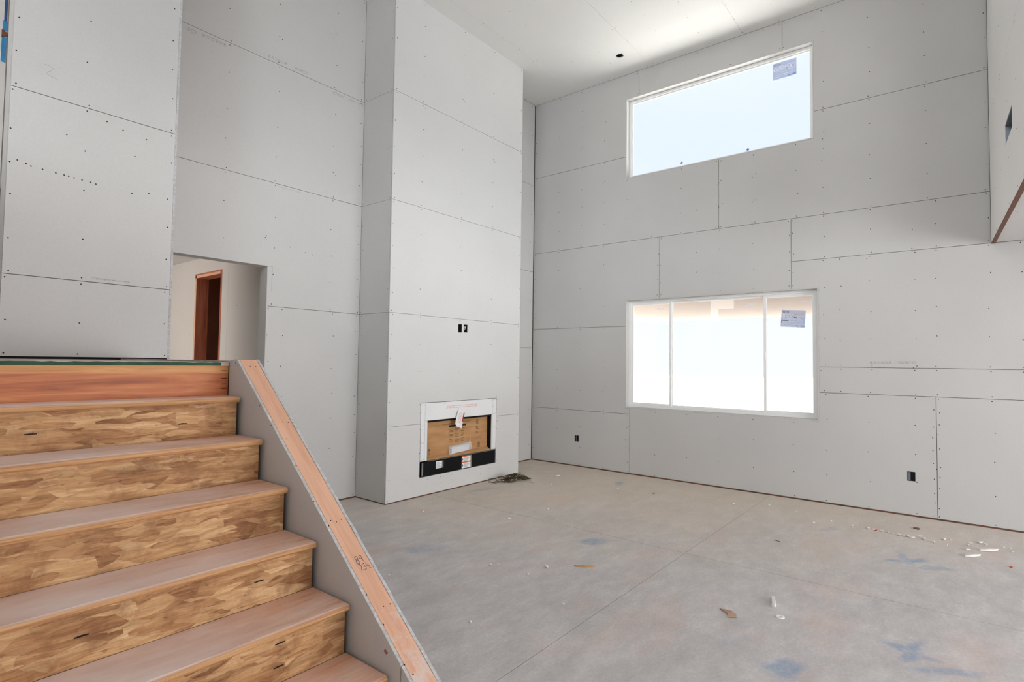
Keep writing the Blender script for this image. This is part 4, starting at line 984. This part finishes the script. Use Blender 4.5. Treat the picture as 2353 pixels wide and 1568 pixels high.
# ------------------------------------------------------------------ things lying on the slab
def lump(seed, sx, sy, sz):
    rr_ = random.Random(seed); bm = bmesh.new(); bmesh.ops.create_icosphere(bm, subdivisions=1, radius=1.0)
    for v in bm.verts:
        k = rr_.uniform(0.7, 1.15); v.co = Vector((v.co.x*sx*k, v.co.y*sy*k, max(-0.9, v.co.z)*sz*k + sz*0.9*0.75))
    zmin = min(v.co.z for v in bm.verts)
    for v in bm.verts: v.co.z -= zmin
    me = bpy.data.meshes.new('drywall_crumb'); bm.to_mesh(me); bm.free(); me.materials.append(M['crumb']); return me
lumps = [lump(1, .011, .008, .006), lump(2, .016, .009, .007), lump(3, .007, .007, .005), lump(4, .026, .011, .008), lump(5, .055, .012, .008)]
A = [(6.28,.81,0),(6.19,.79,2),(6.28,.68,3),(6.26,.63,0),(6.25,.57,1),(6.25,.52,0),(6.23,.48,2),(6.21,.43,1),(6.21,.4,0),(6.22,.37,3),(6.2,.33,1),(6.3,.28,3),(6.22,.25,1),(6.17,.18,3),(6.32,.11,1),(6.35,.07,0),(6.15,.09,2),(6.15,.01,2),(6.27,-.05,1),(6.33,-.07,1),(6.43,-.14,3),(6.39,-.17,1),(6.11,-.05,3),(6.2,-.19,4),(5.93,-.08,4),(6.4,-.29,2),(6.4,-.33,2),(6.29,-.34,0)]
B = [(6.36,1.94,1),(6.57,1.63,0),(6.11,1.11,1),(6.31,.99,0),(6.47,1.34,2),(6.3,4.22,3),(5.9,4.23,0),(5.76,4.25,3),(5.82,3.65,0),(6.17,3.26,1),(5.81,4.0,0),(4.36,3.48,0),(4.27,3.43,1),(4.82,3.35,0),(3.22,2.76,0),(3.27,2.73,2),(3.46,2.42,1),(3.26,2.44,0),(2.6,3.18,2),(3.01,1.97,0),(2.45,2.25,2),(3.89,4.25,2),(5.67,4.31,2),(5.93,3.44,2),(6.11,2.85,2)]
rr = random.Random(12)
for lst, lab, grp in ((A, 'white drywall crumb in the trail along the window wall', 'crumbs trailing along the window wall'),
                      (B, 'small white drywall crumb lying alone on the concrete', 'crumbs scattered over the slab')):
    for x, y, k in lst:
        o = bpy.data.objects.new('drywall_crumb', lumps[k]); o.location = (x, y, 0.0); o.rotation_euler = (0, 0, rr.uniform(0, 6.28) if k < 4 else -0.9 + rr.uniform(-.2, .2))
        s = rr.uniform(1.05, 1.6); o.scale = (s, s, s); lk(o); tag(o, lab, 'crumb', grp)
o = tag(obj('dirt_clod', MB().prism([(6.55, .30, 0), (6.59, .30, 0), (6.60, .335, 0), (6.565, .35, 0)], (0, 0, .012)), M['joint'], bevel=.004), 'small grey dirt clod near the sill of the window wall', 'clod')
for x, y, lab in ((6.263, .617, 'tiny red plastic chip among the crumbs along the window wall'), (5.816, -.304, 'tiny red plastic chip lying apart near the loft wall'), (6.245, 2.824, 'tiny red plastic chip on the dusty floor facing the low window')):
    tag(obj('plastic_chip', MB().prism([(x-.022, y-.006, 0), (x+.015, y-.010, 0), (x+.024, y+.006, 0), (x-.012, y+.011, 0)], (0, 0, .005)), M['chip']), lab, 'chip')
sv = MB().prism([(3.617, 2.262, 0), (3.640, 2.215, 0), (3.709, 2.145, 0), (3.712, 2.152, 0), (3.665, 2.222, 0), (3.625, 2.278, 0)], (0, 0, .006))
tag(obj('wood_splinter', sv, M['stick']), 'thin tan wood splinter lying on bare concrete', 'splinter')
tag(obj('wood_splinter', MB().prism([(5.30, 1.275, 0), (5.285, 1.225, 0), (5.292, 1.222, 0), (5.308, 1.273, 0)], (0, 0, .004)), M['joint']), 'dark little wood sliver near the slab joint crossing', 'splinter')
tc = tag(empty('torn_cardboard', (3.56, 1.12, 0)), 'torn tan cardboard scrap lying on the concrete', 'cardboard')
obj('scrap', MB().prism([(3.598, 1.185, .001), (3.585, 1.175, .004), (3.545, 1.120, .006), (3.500, 1.105, .002), (3.517, 1.088, .004), (3.528, 1.062, .003), (3.560, 1.075, .010), (3.568, 1.105, .012), (3.585, 1.13, .010)], (0, 0, .004)), M['torn'], tc)
obj('fold', MB().prism([(3.575, 1.115, .013), (3.572, 1.092, .013), (3.595, 1.10, .006), (3.60, 1.125, .006)], (0, 0, .003)), M['torn'], tc)
rl = tag(empty('drywall_offcut', (3.91, .945, 0)), 'short pale drywall strip bent at one end lying on concrete', 'offcut')
ax = Vector((3.99-3.842, .968-.925, 0)).normalized(); bx_ = Vector((-ax.y, ax.x, 0)); oo = Vector((3.842, .925, 0))
obj('strip', MB().prism([oo+ax*.035+bx_*-.012, oo+ax*.150+bx_*-.011, oo+ax*.152+bx_*.010, oo+ax*.035+bx_*.012], (0, 0, .016)), M['crumb'], rl, bevel=.003)
obj('bent_end', MB().prism([oo+ax*.0+bx_*-.006, oo+ax*.033+bx_*-.014, oo+ax*.033+bx_*.008, oo+ax*.004+bx_*.016], (0, 0, .018)), M['crumb'], rl, bevel=.003)
wsr = MB(); n = 24; cx, cy = 3.722, .861
for k in range(n):
    a, b = 2*math.pi*k/n, 2*math.pi*(k+1)/n
    q = lambda r, t, z: (cx+r*math.cos(t), cy+r*math.sin(t), z)
    wsr.poly([q(.024, a, .005), q(.024, b, .005), q(.009, b, .005), q(.009, a, .005)]); wsr.poly([q(.024, a, 0), q(.024, b, 0), q(.024, b, .005), q(.024, a, .005)])
    wsr.poly([q(.009, a, 0), q(.009, b, 0), q(.009, b, .005), q(.009, a, .005)]); wsr.poly([q(.024, a, 0), q(.024, b, 0), q(.009, b, 0), q(.009, a, 0)])
tag(obj('washer', wsr, M['paper']), 'white plastic washer ring lying on the concrete', 'washer')
# tangle of tie wire by the fireplace corner
wr = tag(empty('wire_bundle', (5.55, 4.45, 0)), 'tangled bundle of olive wire on the floor at the fireplace foot', 'wire')
rr = random.Random(33); mb = MB(); mb2 = MB()
c0, c1 = Vector((5.40, 4.62, .03)), Vector((5.84, 4.36, .03)); dv = (c1-c0); sd = Vector((dv.y, -dv.x, 0)).normalized()
for k in range(34):
    t0, t1 = rr.uniform(.25, .5), rr.uniform(.75, 1.05); w0, w1_ = rr.uniform(-.05, .05), rr.uniform(-.09, .07)
    pts = []
    for i in range(6):
        u = i/5; q = c0 + dv*(t0+(t1-t0)*u) + sd*(w0+(w1_-w0)*u); q.z = .006 + .095*rr.random()*math.sin(math.pi*u*.9+.2) + .012; pts.append(q)
    mb.tube(pts, .0026, 4)
obj('strands', mb, M['wire'], wr)
for k in range(14):
    pc = c0 + dv*rr.uniform(-.10, .55) + sd*rr.uniform(-.05, .05); R_ = rr.uniform(.03, .075); ph = rr.uniform(0, 6.28); tilt = rr.uniform(.3, 1.0)
    pts = [Vector((pc.x + R_*math.cos(ph+.55*i), pc.y + .6*R_*math.sin(ph+.55*i), max(.005, R_*.7*tilt*(1+math.sin(ph+.55*i))*.6 + .004))) for i in range(rr.randint(8, 14))]
    mb2.tube(pts, .0024, 4)
pts = [c0 + dv*(-.05+.09*i) + sd*(.04+.02*math.sin(i*1.3)) for i in range(8)]
for p in pts: p.z = .006 + .01*rr.random()
mb2.tube(pts, .0024, 4)
obj('loops', mb2, M['wire'], wr)
